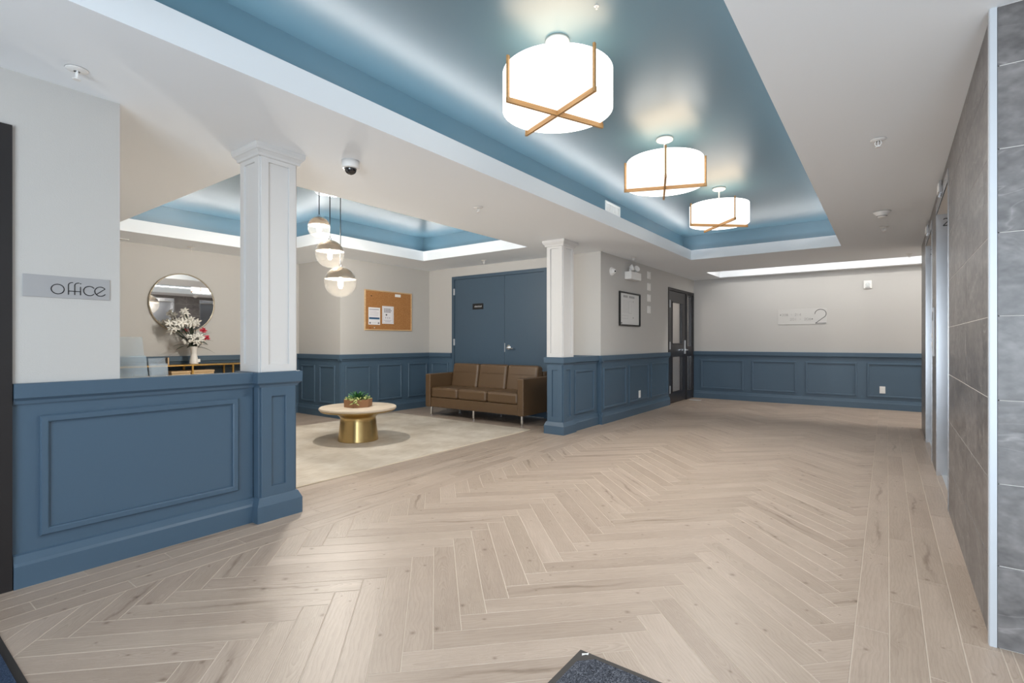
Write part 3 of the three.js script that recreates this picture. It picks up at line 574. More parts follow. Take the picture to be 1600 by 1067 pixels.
/* ================= FURNITURE ================= */
{ // sofa
  const x0 = -5.84, x1 = -3.955, d0 = 5.62, d1 = 6.42, aw = 0.105;
  const g = thing('sofa', 'brown leather three-seat sofa with chrome legs in front of the blue double door', 'sofa', [(x0 + x1) / 2, 0, (d0 + d1) / 2]);
  const lx = [x0 + 0.07, (x0 + x1) / 2, x1 - 0.07];
  for (const x of lx) for (const d of [d0 + 0.07, d1 - 0.07]) part(g, 'leg', cyl(0.02, 0.02, 0.003, 0.148, x, d, 20), M.chrome);
  part(g, 'arm', bx(x0, x0 + aw, 0.146, 0.66, d0, d1, 0.016), M.leather);
  part(g, 'arm', bx(x1 - aw, x1, 0.146, 0.66, d0, d1, 0.016), M.leather);
  part(g, 'base', bx(x0 + aw - 0.004, x1 - aw + 0.004, 0.148, 0.295, d0 + 0.02, d1 - 0.06, 0.012), M.leather);
  part(g, 'back_frame', bx(x0 + aw - 0.004, x1 - aw + 0.004, 0.148, 0.72, d1 - 0.12, d1 - 0.005, 0.02), M.leather);
  const w = (x1 - x0 - 2 * aw) / 3;
  for (let i = 0; i < 3; i++) {
    const a = x0 + aw + i * w;
    part(g, 'seat_cushion', puff(w - 0.008, 0.16, d1 - 0.22 - d0, 0.018).translate(a + w / 2, 0.375, -(d0 + (d1 - 0.22 - d0) / 2 + 0.012)), M.leather);
    const bc = puff(w - 0.008, 0.4, 0.15, 0.028); bc.rotateX(-0.17); bc.translate(a + w / 2, 0.61, -(d1 - 0.235));
    const cu = part(g, 'back_cushion', bc, M.leather);
    const sm = new THREE.BoxGeometry(w - 0.03, 0.0035, 0.003); sm.translate(0, 0.055, 0.09); sm.rotateX(-0.17); sm.translate(a + w / 2, 0.61, -(d1 - 0.235)); part(cu, 'seam', sm, M.leather);
  }
}
function puff(w, h, l, b) { // cushion: rounded box bulging a little
  const g = new RoundedBoxGeometry(w, h, l, 6, Math.min(0.04, h * 0.3, l * 0.3)); const p = g.attributes.position;
  for (let i = 0; i < p.count; i++) { const x = p.getX(i) / (w / 2), y = p.getY(i) / (h / 2), z = p.getZ(i) / (l / 2); const f = (q) => 1 - q * q; p.setXYZ(i, p.getX(i) * (1 + 0.004 * f(y) * f(z)), p.getY(i) + (h < l ? b * 0.5 * f(x) * f(z) * Math.sign(y) : 0), p.getZ(i) + (l < h ? b * 0.6 * f(x) * f(y) * Math.sign(z) : b * 0.3 * f(x) * f(y) * Math.sign(z))); }
  g.computeVertexNormals(); return metreUV(g);
}
{ // rug
  const x0 = -6.47, x1 = -3.775, d0 = 1.95, d1 = 5.53;
  const g = thing('area_rug', 'large pale beige patterned rug under the brass coffee table', 'rug', [(x0 + x1) / 2, 0, (d0 + d1) / 2]);
  const top = bx(x0 + 0.012, x1 - 0.012, 0.0005, 0.009, d0 + 0.012, d1 - 0.012); const a = top.attributes.uv; for (let i = 0; i < a.count; i++) a.setXY(i, a.getX(i) / 2.2, a.getY(i) / 2.2);
  part(g, 'pile', top, M.rug);
  part(g, 'binding', [bx(x0, x0 + 0.012, 0.0005, 0.008, d0, d1), bx(x1 - 0.012, x1, 0.0005, 0.008, d0, d1), bx(x0, x1, 0.0005, 0.008, d0, d0 + 0.012), bx(x0, x1, 0.0005, 0.008, d1 - 0.012, d1)], M.rugEdge);
}
const TX = -5.02, TD = 3.75;
{ // coffee table
  const g = thing('coffee_table', 'round coffee table with stone top and flared brass pedestal', 'table', [TX, 0.009, TD]);
  part(g, 'top', lathe([[0, 0.372], [0.432, 0.372], [0.438, 0.376], [0.44, 0.386], [0.438, 0.396], [0.432, 0.4], [0, 0.4]], TX, TD, 80), M.trav, false, 'pale stone top');
  part(g, 'rim', lathe([[0.0, 0.352], [0.41, 0.353], [0.425, 0.36], [0.43, 0.3715], [0, 0.3715]], TX, TD, 80), M.brass);
  part(g, 'pedestal', lathe([[0, 0.009], [0.23, 0.009], [0.231, 0.014], [0.222, 0.08], [0.212, 0.16], [0.205, 0.23], [0.2, 0.27], [0.205, 0.285], [0.222, 0.3], [0.25, 0.32], [0.285, 0.338], [0.33, 0.352], [0, 0.352]], TX, TD, 80), M.brass);
}
/* leaf: closed pointed blade along +y, bending towards +z */
function blade(len, w, th, bend, tipUp = 0) {
  const n = 7, P = [], I = []; for (let i = 0; i <= n; i++) { const t = i / n, ww = w * Math.pow(Math.sin(Math.PI * Math.min(0.97, 0.12 + 0.86 * t)), 0.8) * (i === n ? 0.05 : 1), y = len * t - bend * 0.25 * t * t * len, z = bend * len * t * t; P.push(-ww / 2, y, z + th * 0.35, 0, y, z - th * 0.5 * (1 - t * 0.8), ww / 2, y, z + th * 0.35, 0, y, z + th * 0.5 * (1 - t * 0.8)); }
  for (let i = 0; i < n; i++) for (let k = 0; k < 4; k++) { const a = i * 4 + k, b = i * 4 + (k + 1) % 4; I.push(a, b, b + 4, a, b + 4, a + 4); } I.push(0, 2, 1, 0, 3, 2);
  const g = new THREE.BufferGeometry(); g.setAttribute('position', new THREE.BufferAttribute(new Float32Array(P), 3)); g.setIndex(I); g.computeVertexNormals(); g.setAttribute('uv', new THREE.BufferAttribute(new Float32Array(P.length / 3 * 2), 2)); return g;
}
function place(g, x, y, d, yaw, tilt) { g.rotateX(tilt); g.rotateY(yaw); g.translate(x, y, -d); return g; }
{ // succulent planter on the table
  const g = thing('succulent_planter', 'hexagonal wooden planter of green succulents on the coffee table', 'plant', [TX, 0.4, TD]);
  const hexG = (r0, r1, y0, y1, open) => { const q = new THREE.CylinderGeometry(r1, r0, y1 - y0, 6, 1, open).toNonIndexed(); q.computeVertexNormals(); q.rotateY(-YAW + 0.2); q.translate(TX, (y0 + y1) / 2, -TD); return q; };
  part(g, 'box', [hexG(0.162, 0.165, 0.4005, 0.488, true), hexG(0.15, 0.15, 0.41, 0.46, false), (() => { const q = new THREE.RingGeometry(0.148, 0.165, 6); q.rotateX(-Math.PI / 2); q.rotateY(Math.PI / 6 - YAW + 0.2); q.translate(TX, 0.488, -TD); return q; })()], M.terracotta, false, 'brown wooden hexagonal box');
  part(g, 'soil', hexG(0.146, 0.148, 0.455, 0.478, false), M.soil);
  // big rosette
  for (let ring = 0; ring < 4; ring++) { const n = 9 - ring; for (let i = 0; i < n; i++) part(g, 'leaf', place(blade(0.16 - ring * 0.012, 0.034, 0.012, 0.25), TX, 0.475, TD, i / n * 6.283 + ring * 0.5, 1.05 - ring * 0.27), M.leaf); }
  for (let i = 0; i < 11; i++) { const a = i / 11 * 6.283, R = 0.115, x = TX + Math.cos(a) * R, d = TD + Math.sin(a) * R; const l = []; for (let k = 0; k < 10; k++) l.push(place(blade(0.05, 0.022, 0.012, 0.2), x, 0.478, d, rr(0, 6.283), rr(0.15, 1.25))); part(g, 'small_rosette', l, M.leafPale); }
  for (const [a, n] of [[-0.75, 5], [-1.0, 5]]) { const x = TX + Math.cos(a) * 0.158, d = TD + Math.sin(a) * 0.158; const l = []; for (let k = 0; k < n; k++) l.push(place(blade(0.04, 0.024, 0.014, 0.1), x + rr(-0.012, 0.012), 0.5 - k * 0.012, d - k * 0.002, rr(0, 6.28), rr(1.3, 2.2))); part(g, 'trailing_stem', l, M.leafPale); }
}
/* ---------- console, mirror, flowers ---------- */
{ // console
  const x0 = XM + 0.05, x1 = XM + 0.35, d0 = 1.9, d1 = 3.95, g = thing('console_table', 'slim gold console table with lower shelf below the round mirror', 'table', [(x0 + x1) / 2, 0, (d0 + d1) / 2]);
  part(g, 'top', bx(x0, x1, 0.84, 0.858, d0, d1, 0.003), M.gold);
  part(g, 'lower_shelf', bx(x0, x1, 0.42, 0.435, d0, d1, 0.003), M.gold);
  for (const x of [x0 + 0.012, x1 - 0.012]) for (const d of [d0 + 0.012, 2.93, 3.45, d1 - 0.012]) part(g, 'leg', bx(x - 0.011, x + 0.011, 0.001, 0.84, d - 0.011, d + 0.011), M.gold);
}
{ const g = thing('storage_box', 'woven tan box on lower console shelf towards the counter', 'box', [XM + 0.2, 0.435, 2.72], 'boxes on the console shelf'); part(g, 'body', bx(XM + 0.09, XM + 0.32, 0.4355, 0.745, 2.69, 2.915, 0.01), M.basket); part(g, 'lid', bx(XM + 0.085, XM + 0.325, 0.746, 0.775, 2.685, 2.92, 0.006), M.basket); }
{ const g = thing('storage_box', 'woven tan box on lower console shelf beneath the vase', 'box', [XM + 0.2, 0.435, 3.1], 'boxes on the console shelf'); part(g, 'body', bx(XM + 0.09, XM + 0.32, 0.4355, 0.75, 2.945, 3.21, 0.01), M.basket); part(g, 'lid', bx(XM + 0.085, XM + 0.325, 0.751, 0.78, 2.94, 3.215, 0.006), M.basket); }
{ // little black and wood ornament
  const g = thing('desk_ornament', 'small black and wood wedge ornament on the console', 'ornament', [XM + 0.22, 0.858, 2.63]);
  const s = new THREE.Shape([[-0.06, 0], [0.045, 0], [0.045, 0.095], [0.01, 0.07], [-0.02, 0.045], [-0.06, 0.035]].map(p => new THREE.Vector2(...p))); const q = new THREE.ExtrudeGeometry(s, { depth: 0.06, bevelEnabled: true, bevelSize: 0.003, bevelThickness: 0.003, bevelSegments: 1 }); q.rotateY(Math.PI / 2); q.translate(XM + 0.19, 0.8615, -2.62); part(g, 'body', q, M.black);
  part(g, 'wood_edge', bx(XM + 0.188, XM + 0.252, 0.859, 0.955, 2.67, 2.684), M.oak);
}
{ // mirror
  const cy = 1.69, cd = 2.935, R = 0.405, g = thing('round_mirror', 'round mirror with thin champagne frame above the console', 'mirror', [XM, cy, cd]);
  const disc = new THREE.CylinderGeometry(R - 0.006, R - 0.006, 0.006, 96); disc.rotateZ(Math.PI / 2); disc.translate(XM + 0.018, cy, -cd); part(g, 'mirror_glass', disc, M.mirror);
  const ring = new THREE.LatheGeometry([[R - 0.012, 0], [R + 0.002, 0], [R + 0.002, 0.028], [R - 0.01, 0.028], [R - 0.012, 0]].map(p => new THREE.Vector2(...p)), 96); ring.rotateZ(-Math.PI / 2); ring.translate(XM + 0.0005, cy, -cd); part(g, 'frame', ring, M.champagne);
}
{ // vase with flowers
  const vx = XM + 0.24, vd = 2.985, g = thing('flower_vase', 'white vase of lilies with two pink blooms on the console', 'vase', [vx, 0.858, vd]);
  part(g, 'vase', lathe([[0, 0.8585], [0.052, 0.8585], [0.055, 0.87], [0.047, 0.93], [0.036, 0.99], [0.034, 1.01], [0.042, 1.06], [0.058, 1.1], [0.054, 1.1], [0.038, 1.06], [0.03, 1.01], [0, 0.99]], vx, vd, 40), M.vase);
  part(g, 'tag', bx(vx + 0.055, vx + 0.06, 0.886, 0.93, vd + 0.02, vd + 0.055), M.paper);
  const lily = (x, y, d, r, mat, yaw, tilt, n = 6) => { const l = []; for (let i = 0; i < n; i++) { const b = blade(r, r * 0.5, 0.006, 0.45); b.rotateX(0.95); b.rotateY(i / n * 6.283); l.push(b); } const m = merge(l.map(q => q.toNonIndexed())); m.rotateX(tilt); m.rotateY(yaw); m.translate(x, y, -d); return m; };
  const toCam = Math.PI / 2 - 0.38;
  const heads = [];
  for (let i = 0; i < 20; i++) { const t = rnd(), d = vd + 0.06 - 0.3 * t + rr(-0.05, 0.05); heads.push([vx + rr(-0.08, 0.08), 1.24 + 0.2 * rnd() + 0.14 * Math.sin(t * 3), d, rr(0.06, 0.085)]); }
  heads.push([vx + 0.02, 1.4, vd - 0.3, 0.06], [vx, 1.33, vd - 0.27, 0.055]);
  for (const [x, y, d, r] of heads) part(g, 'lily_bloom', lily(x, y, d, r, M.petal, toCam + rr(-0.7, 0.7), rr(0.6, 1.3)), M.petal);
  for (let i = 0; i < 12; i++) { const bd = new THREE.SphereGeometry(0.02, 10, 8); bd.scale(1, 1.5, 1); bd.translate(vx + rr(0, 0.1), rr(1.14, 1.24), -(vd + rr(-0.16, 0.02))); part(g, 'bud', bd, M.petal); }
  // the large white bloom and the two pink ones
  const big = []; for (let ring = 0; ring < 3; ring++) for (let i = 0; i < 10; i++) { const b = blade(0.1 - ring * 0.022, 0.042, 0.006, 0.2); b.rotateX(1.45 - ring * 0.25); b.rotateY(i / 10 * 6.283 + ring * 0.3); big.push(b.toNonIndexed()); }
  const bigG = merge(big); bigG.rotateX(1.35); bigG.rotateY(toCam); bigG.translate(vx + 0.09, 1.2, -(vd + 0.015)); part(g, 'large_bloom', bigG, M.petal);
  const bc = new THREE.SphereGeometry(0.01, 10, 8); bc.translate(vx + 0.105, 1.2, -(vd + 0.01)); part(g, 'bloom_centre', bc, M.leafDark);
  for (const [dy, dd] of [[1.315, 0.1], [1.21, 0.14]]) { const l = []; for (let i = 0; i < 40; i++) { const b = blade(0.05, 0.014, 0.004, 0.2); b.rotateX(rr(0.1, 1.5)); b.rotateY(rr(0, 6.283)); l.push(b.toNonIndexed()); } const m = merge(l); m.rotateX(0.9); m.rotateY(toCam); m.translate(vx + 0.05, dy, -(vd + dd)); part(g, 'pink_bloom', m, M.petalPink); }
  for (let i = 0; i < 34; i++) part(g, 'leaf', place(blade(rr(0.14, 0.28), 0.036, 0.004, 0.5), vx + rr(-0.02, 0.03), rr(1.08, 1.2), vd + rr(-0.06, 0.02), (i % 2 ? -1.6 : 1.2) + rr(-1.4, 1.4) + 1.6, rr(0.4, 1.35)), M.leafDark);
  const st = []; for (const [x, y, d] of heads) st.push(tube([[vx, 1.03, vd], [vx + (x - vx) * 0.5, 1.03 + (y - 1.03) * 0.6, vd + (d - vd) * 0.45], [x, y, d]], 0.004, 10, 6)); for (const [dy, dd] of [[1.315, 0.1], [1.21, 0.14]]) st.push(tube([[vx, 1.03, vd], [vx + 0.03, 1.14, vd + dd * 0.6], [vx + 0.05, dy, vd + dd]], 0.004, 10, 6)); part(g, 'stems', st, M.leafDark);
}
/* acrylic holders on the counter */
function acrylicStand(label, x, d, w, h, lean, pocket) {
  const g = thing('acrylic_stand', label, 'stand', [x, 0.964, d]);
  const pl = (ww, hh, y, off) => { const q = new THREE.BoxGeometry(0.003, hh, ww); q.translate(0, hh / 2, 0); q.rotateZ(lean); q.translate(x + off, 0.966 + y, -d); return q; };
  part(g, 'back_plate', pl(w, h, 0, 0), M.acrylic);
  part(g, 'foot', bx(x - 0.005, x + 0.07, 0.9645, 0.9675, d - w / 2, d + w / 2), M.acrylic);
  part(g, 'pocket', [pl(w, pocket, 0.004, 0.028), pl(0.003, pocket, 0.002, 0.014).translate(0, 0, w / 2), pl(0.003, pocket, 0.002, 0.014).translate(0, 0, -w / 2)], M.acrylic);
  return g;
}
acrylicStand('tall clear acrylic sign holder on the counter beside the office wall', -3.4, 1.02, 0.15, 0.235, 0.28, 0.12);
acrylicStand('small clear acrylic card holder on the counter', -3.385, 1.148, 0.085, 0.105, 0.2, 0.07);

/* ---------- cork board ---------- */
{
  const F = FX(XC), g = thing('cork_board', 'cork notice board with oak frame on the lounge wall', 'board', [XC, 1.35, 5.59]);
  part(g, 'cork_panel', fbox(F, 5.11, 6.075, 1.36, 1.985, 0.002, 0.01), M.cork);
  part(g, 'frame', mould(F, 5.095, 6.085, 1.345, 1.998, 0.02, 0.018, 0.001, 0.003), M.oak);
  const ptex = canvasTex(200, 260, (c, w, h) => { c.fillStyle = '#f1eff2'; c.fillRect(0, 0, w, h); c.fillStyle = '#8d8793'; c.fillRect(14, 26, 165, 9); c.fillStyle = '#c9c3cc'; for (let i = 0; i < 6; i++) c.fillRect(18, 52 + i * 14, 120 + (i * 37) % 40, 4); c.fillStyle = '#1f4f78'; c.fillRect(10, 150, 178, 24); c.fillStyle = '#a9c6dc'; c.fillRect(10, 174, 178, 7); c.fillStyle = '#77727c'; c.fillRect(14, 222, 24, 24); c.fillRect(160, 222, 24, 24); c.fillStyle = '#cfc9d2'; c.fillRect(50, 230, 90, 6); });
  const ptex2 = canvasTex(200, 260, (c, w, h) => { c.fillStyle = '#eceaee'; c.fillRect(0, 0, w, h); c.strokeStyle = '#b9b5be'; c.lineWidth = 3; c.strokeRect(16, 12, w - 34, h - 26); c.fillStyle = '#55505c'; for (const [y, l] of [[36, 120], [58, 132], [80, 110]]) for (let x = 30; x < 30 + l; x += 15) c.fillRect(x, y, 11, 12); c.beginPath(); c.arc(72, 128, 13, 0, 7); c.fill(); c.fillStyle = '#9a94a2'; for (let x = 60; x < 150; x += 34) { c.beginPath(); c.arc(x, 172, 8, 0, 7); c.fill(); } c.fillRect(30, 208, 130, 4); c.fillRect(44, 224, 100, 4); });
  const sheet = (name, label, a0, a1, y0, y1, tex) => { const t = thing(name, label, 'paper', [XC + 0.011, y0, (a0 + a1) / 2]); part(t, 'sheet', fbox(F, a0, a1, y0, y1, 0.0102, 0.0118), M.paper); if (tex) { const q = new THREE.PlaneGeometry(a1 - a0, y1 - y0); q.rotateY(Math.PI / 2); q.translate(XC + 0.0121, (y0 + y1) / 2, -(a0 + a1) / 2); part(t, 'print', q, std({ map: tex, roughness: 0.9 })); } };
  sheet('notice_sheet', 'white notice with dark blue band pinned to the cork board', 5.168, 5.4, 1.437, 1.715, ptex);
  sheet('notice_sheet', 'white flyer with bold heading pinned to the cork board', 5.443, 5.683, 1.458, 1.75, ptex2);
  sheet('notice_card', 'small white card pinned at the top of the cork board', 5.712, 5.836, 1.915, 1.962, null);
  for (const [a, y] of [[5.22, 1.9], [5.19, 1.385], [5.28, 1.39]]) { const t = thing('push_pin', a > 5.25 ? 'pale push pin at the bottom of the cork board' : y > 1.8 ? 'dark push pin at the top of the cork board' : 'red push pin in the bottom corner of the cork board', 'pin', [XC + 0.01, y, a]); part(t, 'head', (() => { const q = new THREE.CylinderGeometry(0.008, 0.006, 0.012, 12); q.rotateZ(-Math.PI / 2); q.translate(XC + 0.017, y, -a); return q; })(), a > 5.25 ? M.plastic : y > 1.8 ? M.black : std({ color: '#a3402c', roughness: 0.5 })); part(t, 'point', (() => { const q = new THREE.CylinderGeometry(0.0012, 0.0012, 0.01, 6); q.rotateZ(-Math.PI / 2); q.translate(XC + 0.0115, y, -a); return q; })(), M.chrome); }
}

/* ---------- lobby wall fittings ---------- */
{ const F = FX(XL);
  { const g = thing('framed_notice', 'black framed notice sheet on the lobby wall under the emergency light', 'frame', [XL, 1.405, 7.5]);
    part(g, 'frame', mould(F, 7.11, 7.895, 1.407, 1.93, 0.022, 0.03, 0.001, 0.006), M.black);
    part(g, 'backing', fbox(F, 7.12, 7.885, 1.417, 1.92, 0.001, 0.008), M.paper);
    const t = canvasTex(384, 256, (c, w, h) => { c.fillStyle = '#d9d9d8'; c.fillRect(0, 0, w, h); c.fillStyle = '#8e8e8e'; for (let x = 70; x < 150; x += 14) c.fillRect(x, 16, 10, 18); for (let x = 180; x < 280; x += 14) c.fillRect(x, 16, 10, 18); c.strokeStyle = '#b2b2b2'; c.lineWidth = 2; for (let i = 0; i < 9; i++) { c.beginPath(); c.moveTo(50, 60 + i * 12); c.lineTo(160 + (i * 29) % 30, 60 + i * 12); c.stroke(); } c.strokeRect(40, 182, 120, 24); c.strokeRect(170, 60, 60, 100); c.fillStyle = '#6c6c6c'; c.beginPath(); c.arc(262, 60, 5, 0, 7); c.arc(262, 196, 6, 0, 7); c.fill(); c.fillRect(20, 240, 26, 10); });
    const q = new THREE.PlaneGeometry(0.74, 0.48); q.rotateY(Math.PI / 2); q.translate(XL + 0.0085, 1.668, -7.5025); part(g, 'print', q, std({ map: t, roughness: 0.6 })); }
  { const g = thing('emergency_light', 'white twin-head emergency light on the lobby wall above the framed notice', 'emergency light', [XL, 2.12, 7.5]);
    part(g, 'battery_box', fbox(F, 7.33, 7.72, 2.125, 2.245, 0, 0.11, 0.008), M.plastic);
    for (const [a, tl] of [[7.42, 0.5], [7.63, -0.5]]) { const hd = part(g, 'lamp_head', lathe([[0, 0], [0.03, 0.002], [0.046, 0.03], [0.05, 0.055], [0.046, 0.055], [0, 0.05]], 0, 0, 28).rotateX(1.2).rotateY(Math.PI / 2 + tl).translate(XL + 0.045, 2.295, -a), M.plastic); part(hd, 'neck', cyl(0.014, 0.014, 2.244, 2.29, XL + 0.05, a, 14), M.plastic); } }
  { const g = thing('wall_sensor', 'small white round wall sensor beside the corner of the lobby wall', 'sensor', [XL, 2.15, 6.86]);
    part(g, 'base', (() => { const q = new THREE.CylinderGeometry(0.058, 0.062, 0.02, 32); q.rotateZ(-Math.PI / 2); q.translate(XL + 0.0105, 2.193, -6.86); return q; })(), M.plastic);
    const b = part(g, 'dome', (() => { const q = new THREE.SphereGeometry(0.042, 24, 16); q.translate(XL + 0.03, 2.193, -6.86); return q; })(), M.plastic);
    part(b, 'lens', (() => { const q = new THREE.SphereGeometry(0.013, 14, 10); q.translate(XL + 0.066, 2.19, -6.845); return q; })(), M.black); }
  const plates = [[2.225, 2.348, 'topmost'], [2.03, 2.153, 'second'], [1.842, 1.962, 'third'], [1.645, 1.767, 'lowest']];
  for (const [y0, y1, w] of plates) { const g = thing('number_plate', 'small translucent white plate on the lobby wall, ' + w + ' of the column of four', 'plate', [XL, y0, 8.31], 'white plates on the lobby wall'); part(g, 'plate', fbox(F, 8.235, 8.385, y0, y1, 0.001, 0.007, 0.002), M.plastic); for (const yy of [y0 + 0.012, y1 - 0.012]) part(g, 'standoff', (() => { const q = new THREE.CylinderGeometry(0.005, 0.005, 0.004, 10); q.rotateZ(-Math.PI / 2); q.translate(XL + 0.009, yy, -8.31); return q; })(), M.alu); }
  outlet('white wall outlet on the blue wainscot under the framed notice', FX(XL + 0.012), 7.885, 0.31);
}
function outlet(label, F, a, y) { const p = F.o.clone().addScaledVector(F.t, a); const g = thing('wall_outlet', label, 'outlet', [p.x, y - 0.06, -p.z]); part(g, 'plate', fbox(F, a - 0.04, a + 0.04, y - 0.06, y + 0.06, 0, 0.006, 0.003), M.plastic); for (const dy of [-0.026, 0.026]) part(g, 'socket', fbox(F, a - 0.018, a + 0.018, y + dy - 0.016, y + dy + 0.016, 0.006, 0.009, 0.004), M.plastic); }
outlet('white wall outlet on the blue wainscot below the far wall sign', FD(DF - 0.012), -0.06, 0.335);

/* ---------- signs ---------- */
{ // office
  const F = FX(XO), g = thing('office_sign', 'grey office sign with thin black lettering above the counter', 'sign', [XO, 1.383, 0.73]);
  part(g, 'plate', fbox(F, 0.563, 0.9, 1.383, 1.49, 0.001, 0.006, 0.001), M.signGrey);
  const k = 0.0475, x0 = 0.666, yb = 1.402; // cap scale
  const S = (pts) => pts.map(([x, y]) => [x0 + x * k, yb + y * k]);
  const paths = [arc(0.5, 0.5, 0.52, 0.5, 0, 360, 28), [...arc(1.72, 1.0, 0.36, 0.28, 90, 180, 8), [1.36, 0]], [...arc(2.24, 1.0, 0.36, 0.28, 90, 180, 8), [1.88, 0]], [[1.36, 0.36], [2.36, 0.36]], [[2.36, 0], [2.36, 0.86]], [[2.32, 1.22], [2.41, 1.22]], arc(3.12, 0.5, 0.5, 0.5, 40, 320, 24), [...arc(4.08, 0.5, 0.5, 0.5, -35, -322, 24), [3.72, 0.17]]].map(S);
  part(g, 'lettering', strokes(F, paths, 0.0036, 0.006, 0.002), M.ink);
}
{ // floor sign on the far wall
  const F = FD(DF), g = thing('floor_sign', 'clear floor number sign with a large 2 on the far wall', 'sign', [-1.27, 1.48, DF]);
  part(g, 'plate', fbox(F, -1.665, -0.875, 1.483, 1.77, 0.002, 0.007, 0.002), phy({ color: '#c4c2bf', roughness: 0.3 }));
  const big = [[...arc(-0.972, 1.672, 0.088, 0.082, 180, -38, 20), [-1.052, 1.5], [-0.885, 1.5]]];
  part(g, 'large_numeral', strokes(F, big, 0.009, 0.007, 0.002), M.ink);
  const dg = { '2': [[...arc(0.5, 0.72, 0.42, 0.28, 180, -38, 10), [0.05, 0.02], [0.95, 0.02]]], '0': [arc(0.5, 0.5, 0.5, 0.5, 0, 360, 18)], '1': [[[0.5, 0], [0.5, 1]]], '4': [[[0.75, 0], [0.75, 1], [0.05, 0.32], [1, 0.32]]], '6': [arc(0.5, 0.32, 0.42, 0.32, 0, 360, 14), [[0.12, 0.45], [0.6, 1]]], '8': [arc(0.5, 0.26, 0.42, 0.26, 0, 360, 14), arc(0.5, 0.76, 0.34, 0.24, 0, 360, 14)], '-': [[[0.2, 0.5], [0.8, 0.5]]], ' ': [], };
  const line = (txt, x, y, h, adv) => txt.split('').flatMap((ch, i) => dg[ch].map(p => p.map(([a, b]) => [x + i * adv + a * adv * 0.8, y + b * h])));
  part(g, 'small_lettering', strokes(F, [...line('208 - 214', -1.6, 1.645, 0.042, 0.036), ...line('201 - 206', -1.465, 1.56, 0.042, 0.039)], 0.004, 0.007, 0.0015), M.inkGrey);
  const tri = (x, y, s) => { const q = new THREE.Shape([[x, y], [x + s, y + Math.abs(s) * 0.7], [x + s, y - Math.abs(s) * 0.7]].map(p => new THREE.Vector2(...p))); const e = new THREE.ExtrudeGeometry(q, { depth: 0.002, bevelEnabled: false }); e.translate(0, 0, 0.007); return toFrame(e, F); };
  part(g, 'arrow_mark', tri(-1.635, 1.666, 0.018), M.ink); part(g, 'arrow_mark', tri(-1.09, 1.581, -0.018), M.ink);
}
{ const F = FD(DF), g = thing('alarm_strobe', 'white square alarm strobe high on the far wall', 'alarm', [-0.266, 2.085, DF]);
  part(g, 'plate', fbox(F, -0.325, -0.207, 2.088, 2.228, 0, 0.03, 0.008), M.plastic);
  part(g, 'lens', (() => { const q = new THREE.SphereGeometry(0.036, 20, 14); q.scale(1, 1, 0.7); q.translate(-0.266, 2.15, -(DF - 0.034)); return q; })(), M.acrylic);
  part(g, 'grille', fbox(F, -0.3, -0.232, 2.1, 2.112, 0.03, 0.033), M.inkGrey); }

/* ---------- ceiling fittings ---------- */
function sprinkler(label, x, d, y = H, k = 1) {
  const g = thing('sprinkler_head', label, 'sprinkler', [x, y - 0.06 * k, d], 'fire sprinklers in the ceiling'), e = 0.0008;
  part(g, 'escutcheon', lathe([[0.012 * k, y - 0.012 * k], [0.03 * k, y - 0.01 * k], [0.042 * k, y - 0.004 * k], [0.044 * k, y - e], [0.012 * k, y - e]], x, d, 28), M.plastic);
  part(g, 'yoke', [tube([[x - 0.012 * k, y - 0.008 * k, d], [x - 0.016 * k, y - 0.03 * k, d], [x, y - 0.046 * k, d]], 0.0025 * k, 8, 6), tube([[x + 0.012 * k, y - 0.008 * k, d], [x + 0.016 * k, y - 0.03 * k, d], [x, y - 0.046 * k, d]], 0.0025 * k, 8, 6), cyl(0.003 * k, 0.003 * k, y - 0.046 * k, y - 0.006 * k, x, d, 8)], M.plastic);
  part(g, 'deflector', cyl(0.016 * k, 0.016 * k, y - 0.05 * k, y - 0.047 * k, x, d, 18), M.plastic);
}
sprinkler('white sprinkler head above the office sign wall', -3.05, 0.705);
sprinkler('white sprinkler head in the soffit between the two columns', -3.12, 3.69);
sprinkler('white sprinkler head above the blue double door', -5.09, 6.16);
sprinkler('white sprinkler head above the framed notice', -3.08, 7.27);
sprinkler('white sprinkler head in the ceiling between slate corner and long coffer', -0.044, 3.95);
sprinkler('white sprinkler head in the ceiling just past the smoke detector', -0.026, 7.0);
sprinkler('white sprinkler head above the round mirror', -7.55, 2.94);
sprinkler('white sprinkler head near the white ceiling tray by the elevators', 0.265, 9.38);
sprinkler('white sprinkler head on the blue coffer ceiling by the first drum pendant', -1.17, 2.3, TOP, 0.3);
{ const x = -0.038, d = 6.17, g = thing('smoke_detector', 'white conical smoke detector on the ceiling before the elevators', 'smoke detector', [x, H - 0.06, d]);
  part(g, 'body', lathe([[0, H - 0.058], [0.03, H - 0.058], [0.038, H - 0.05], [0.05, H - 0.032], [0.07, H - 0.012], [0.075, H - 0.0008], [0, H - 0.0008]], x, d, 40), M.plastic);
  part(g, 'sensing_slot', cyl(0.0405, 0.0445, H - 0.048, H - 0.042, x, d, 32), M.inkGrey); }
{ const x = -3.052, d = 2.215, g = thing('dome_camera', 'white dome security camera on the ceiling beside the counter column', 'camera', [x, H - 0.1, d]);
  part(g, 'housing', lathe([[0, H - 0.05], [0.052, H - 0.055], [0.06, H - 0.045], [0.062, H - 0.0008], [0, H - 0.0008]], x, d, 40), M.plastic);
  part(g, 'smoked_dome', (() => { const q = new THREE.SphereGeometry(0.043, 32, 16, 0, 6.2832, Math.PI / 2, Math.PI / 2); q.translate(x, H - 0.052, -d); return q; })(), phy({ color: '#15161a', roughness: 0.06, clearcoat: 1, clearcoatRoughness: 0.05 })); }
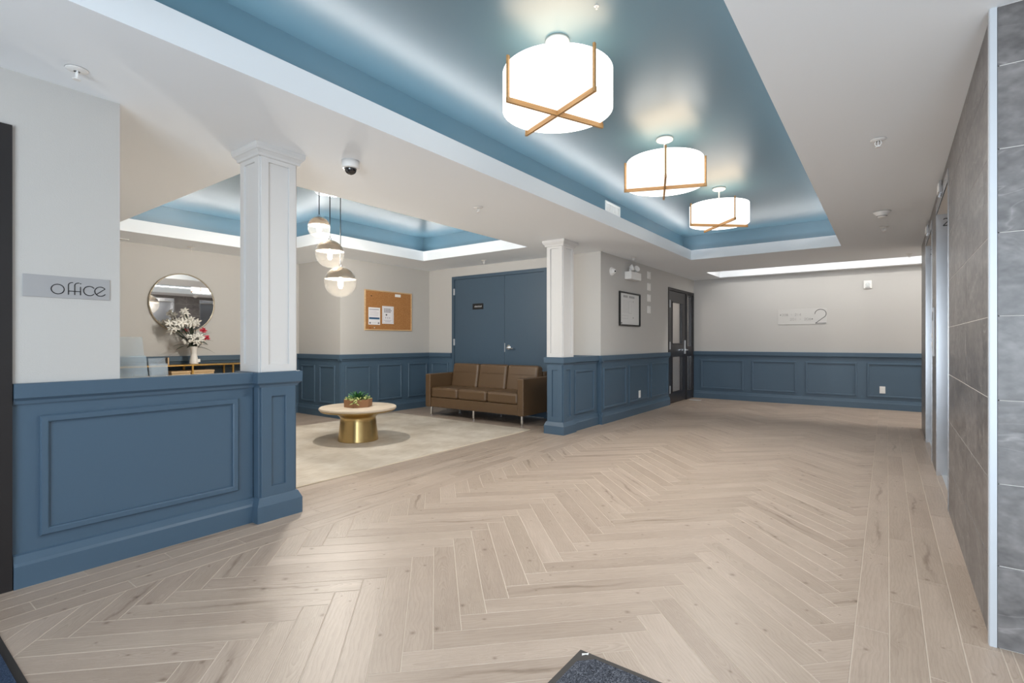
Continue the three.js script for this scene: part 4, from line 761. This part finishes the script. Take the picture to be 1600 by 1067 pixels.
{ const F = FX(-2.63), g = thing('air_vent', 'white air vent grille on the blue coffer side', 'vent', [-2.63, 2.63, 5.58]);
  part(g, 'frame', mould(F, 5.385, 5.78, 2.62, 2.806, 0.025, 0.012, 0.0005, 0.003), M.plastic);
  part(g, 'backing', fbox(F, 5.4, 5.77, 2.635, 2.795, 0.0003, 0.003), M.inkGrey);
  for (let a = 5.42; a < 5.75; a += 0.03) part(g, 'louvre', fbox(F, a, a + 0.016, 2.645, 2.782, 0.002, 0.009), M.plastic); }
{ const g = thing('ceiling_diffuser', 'slim dark slot diffuser in the lounge ceiling above the mirror', 'vent', [-7.64, H - 0.006, 2.14]); part(g, 'frame', bx(-7.665, -7.615, H - 0.006, H - 0.0006, 2.02, 2.27), M.plastic); part(g, 'slot', bx(-7.648, -7.632, H - 0.0072, H - 0.006, 2.03, 2.26), M.black); }

{ const g = thing('floor_register', 'small pale floor register in front of the dark glazed door', 'vent', [-3.08, 0, 10.3]); part(g, 'plate', bx(-3.18, -2.96, 0.0005, 0.005, 10.25, 10.37, 0.002), M.plastic); for (let i = 0; i < 6; i++) part(g, 'louvre', bx(-3.165 + i * 0.034, -3.15 + i * 0.034, 0.005, 0.0065, 10.265, 10.355), M.signGrey); }
/* ---------- mats ---------- */
{ const x0 = -0.93, x1 = 0.25, d0 = -0.1, d1 = 1.697, g = thing('entrance_mat', 'charcoal speckled entrance mat with black rubber border on the herringbone floor', 'mat', [(x0 + x1) / 2, 0, (d0 + d1) / 2]);
  part(g, 'border', slab(rect(x0, x1, d0, d1), [], 0.0005, 0.0035), M.rubber);
  const c = 0.075, e = 0.026; part(g, 'carpet', slab([[x0 + e, d0 + e], [x1 - e, d0 + e], [x1 - e, d1 - e], [x0 + c, d1 - e], [x0 + e, d1 - c]], [], 0.0035, 0.0085), M.mat);
  const sh = new THREE.Shape([[0, 0], [0.016, 0.004], [0.024, 0.0], [0.03, 0.012], [0.02, 0.01], [0.004, 0.012]].map(p => new THREE.Vector2(...p))); const lg = new THREE.ExtrudeGeometry(sh, { depth: 0.0012, bevelEnabled: false }); lg.rotateX(-Math.PI / 2); lg.rotateY(0.78); lg.translate(x0 + 0.022, 0.0036, -(d1 - 0.03)); part(g, 'maker_mark', lg, M.plastic); }
{ const x0 = -3.2, x1 = -1.9, d0 = -1.3, d1 = 0.415, g = thing('door_mat', 'dark blue carpet mat with black border in front of the office door', 'mat', [(x0 + x1) / 2, 0, (d0 + d1) / 2]);
  part(g, 'border', slab(rect(x0, x1, d0, d1), [], 0.0005, 0.0035), M.rubber);
  part(g, 'carpet', slab(rect(x0 + 0.025, x1 - 0.025, d0 + 0.025, d1 - 0.025), [], 0.0035, 0.0085), M.matBlue); }

scene.traverse(o => { if (o.isMesh) { o.castShadow = true; o.receiveShadow = true; } });
renderer.render(scene, camera);
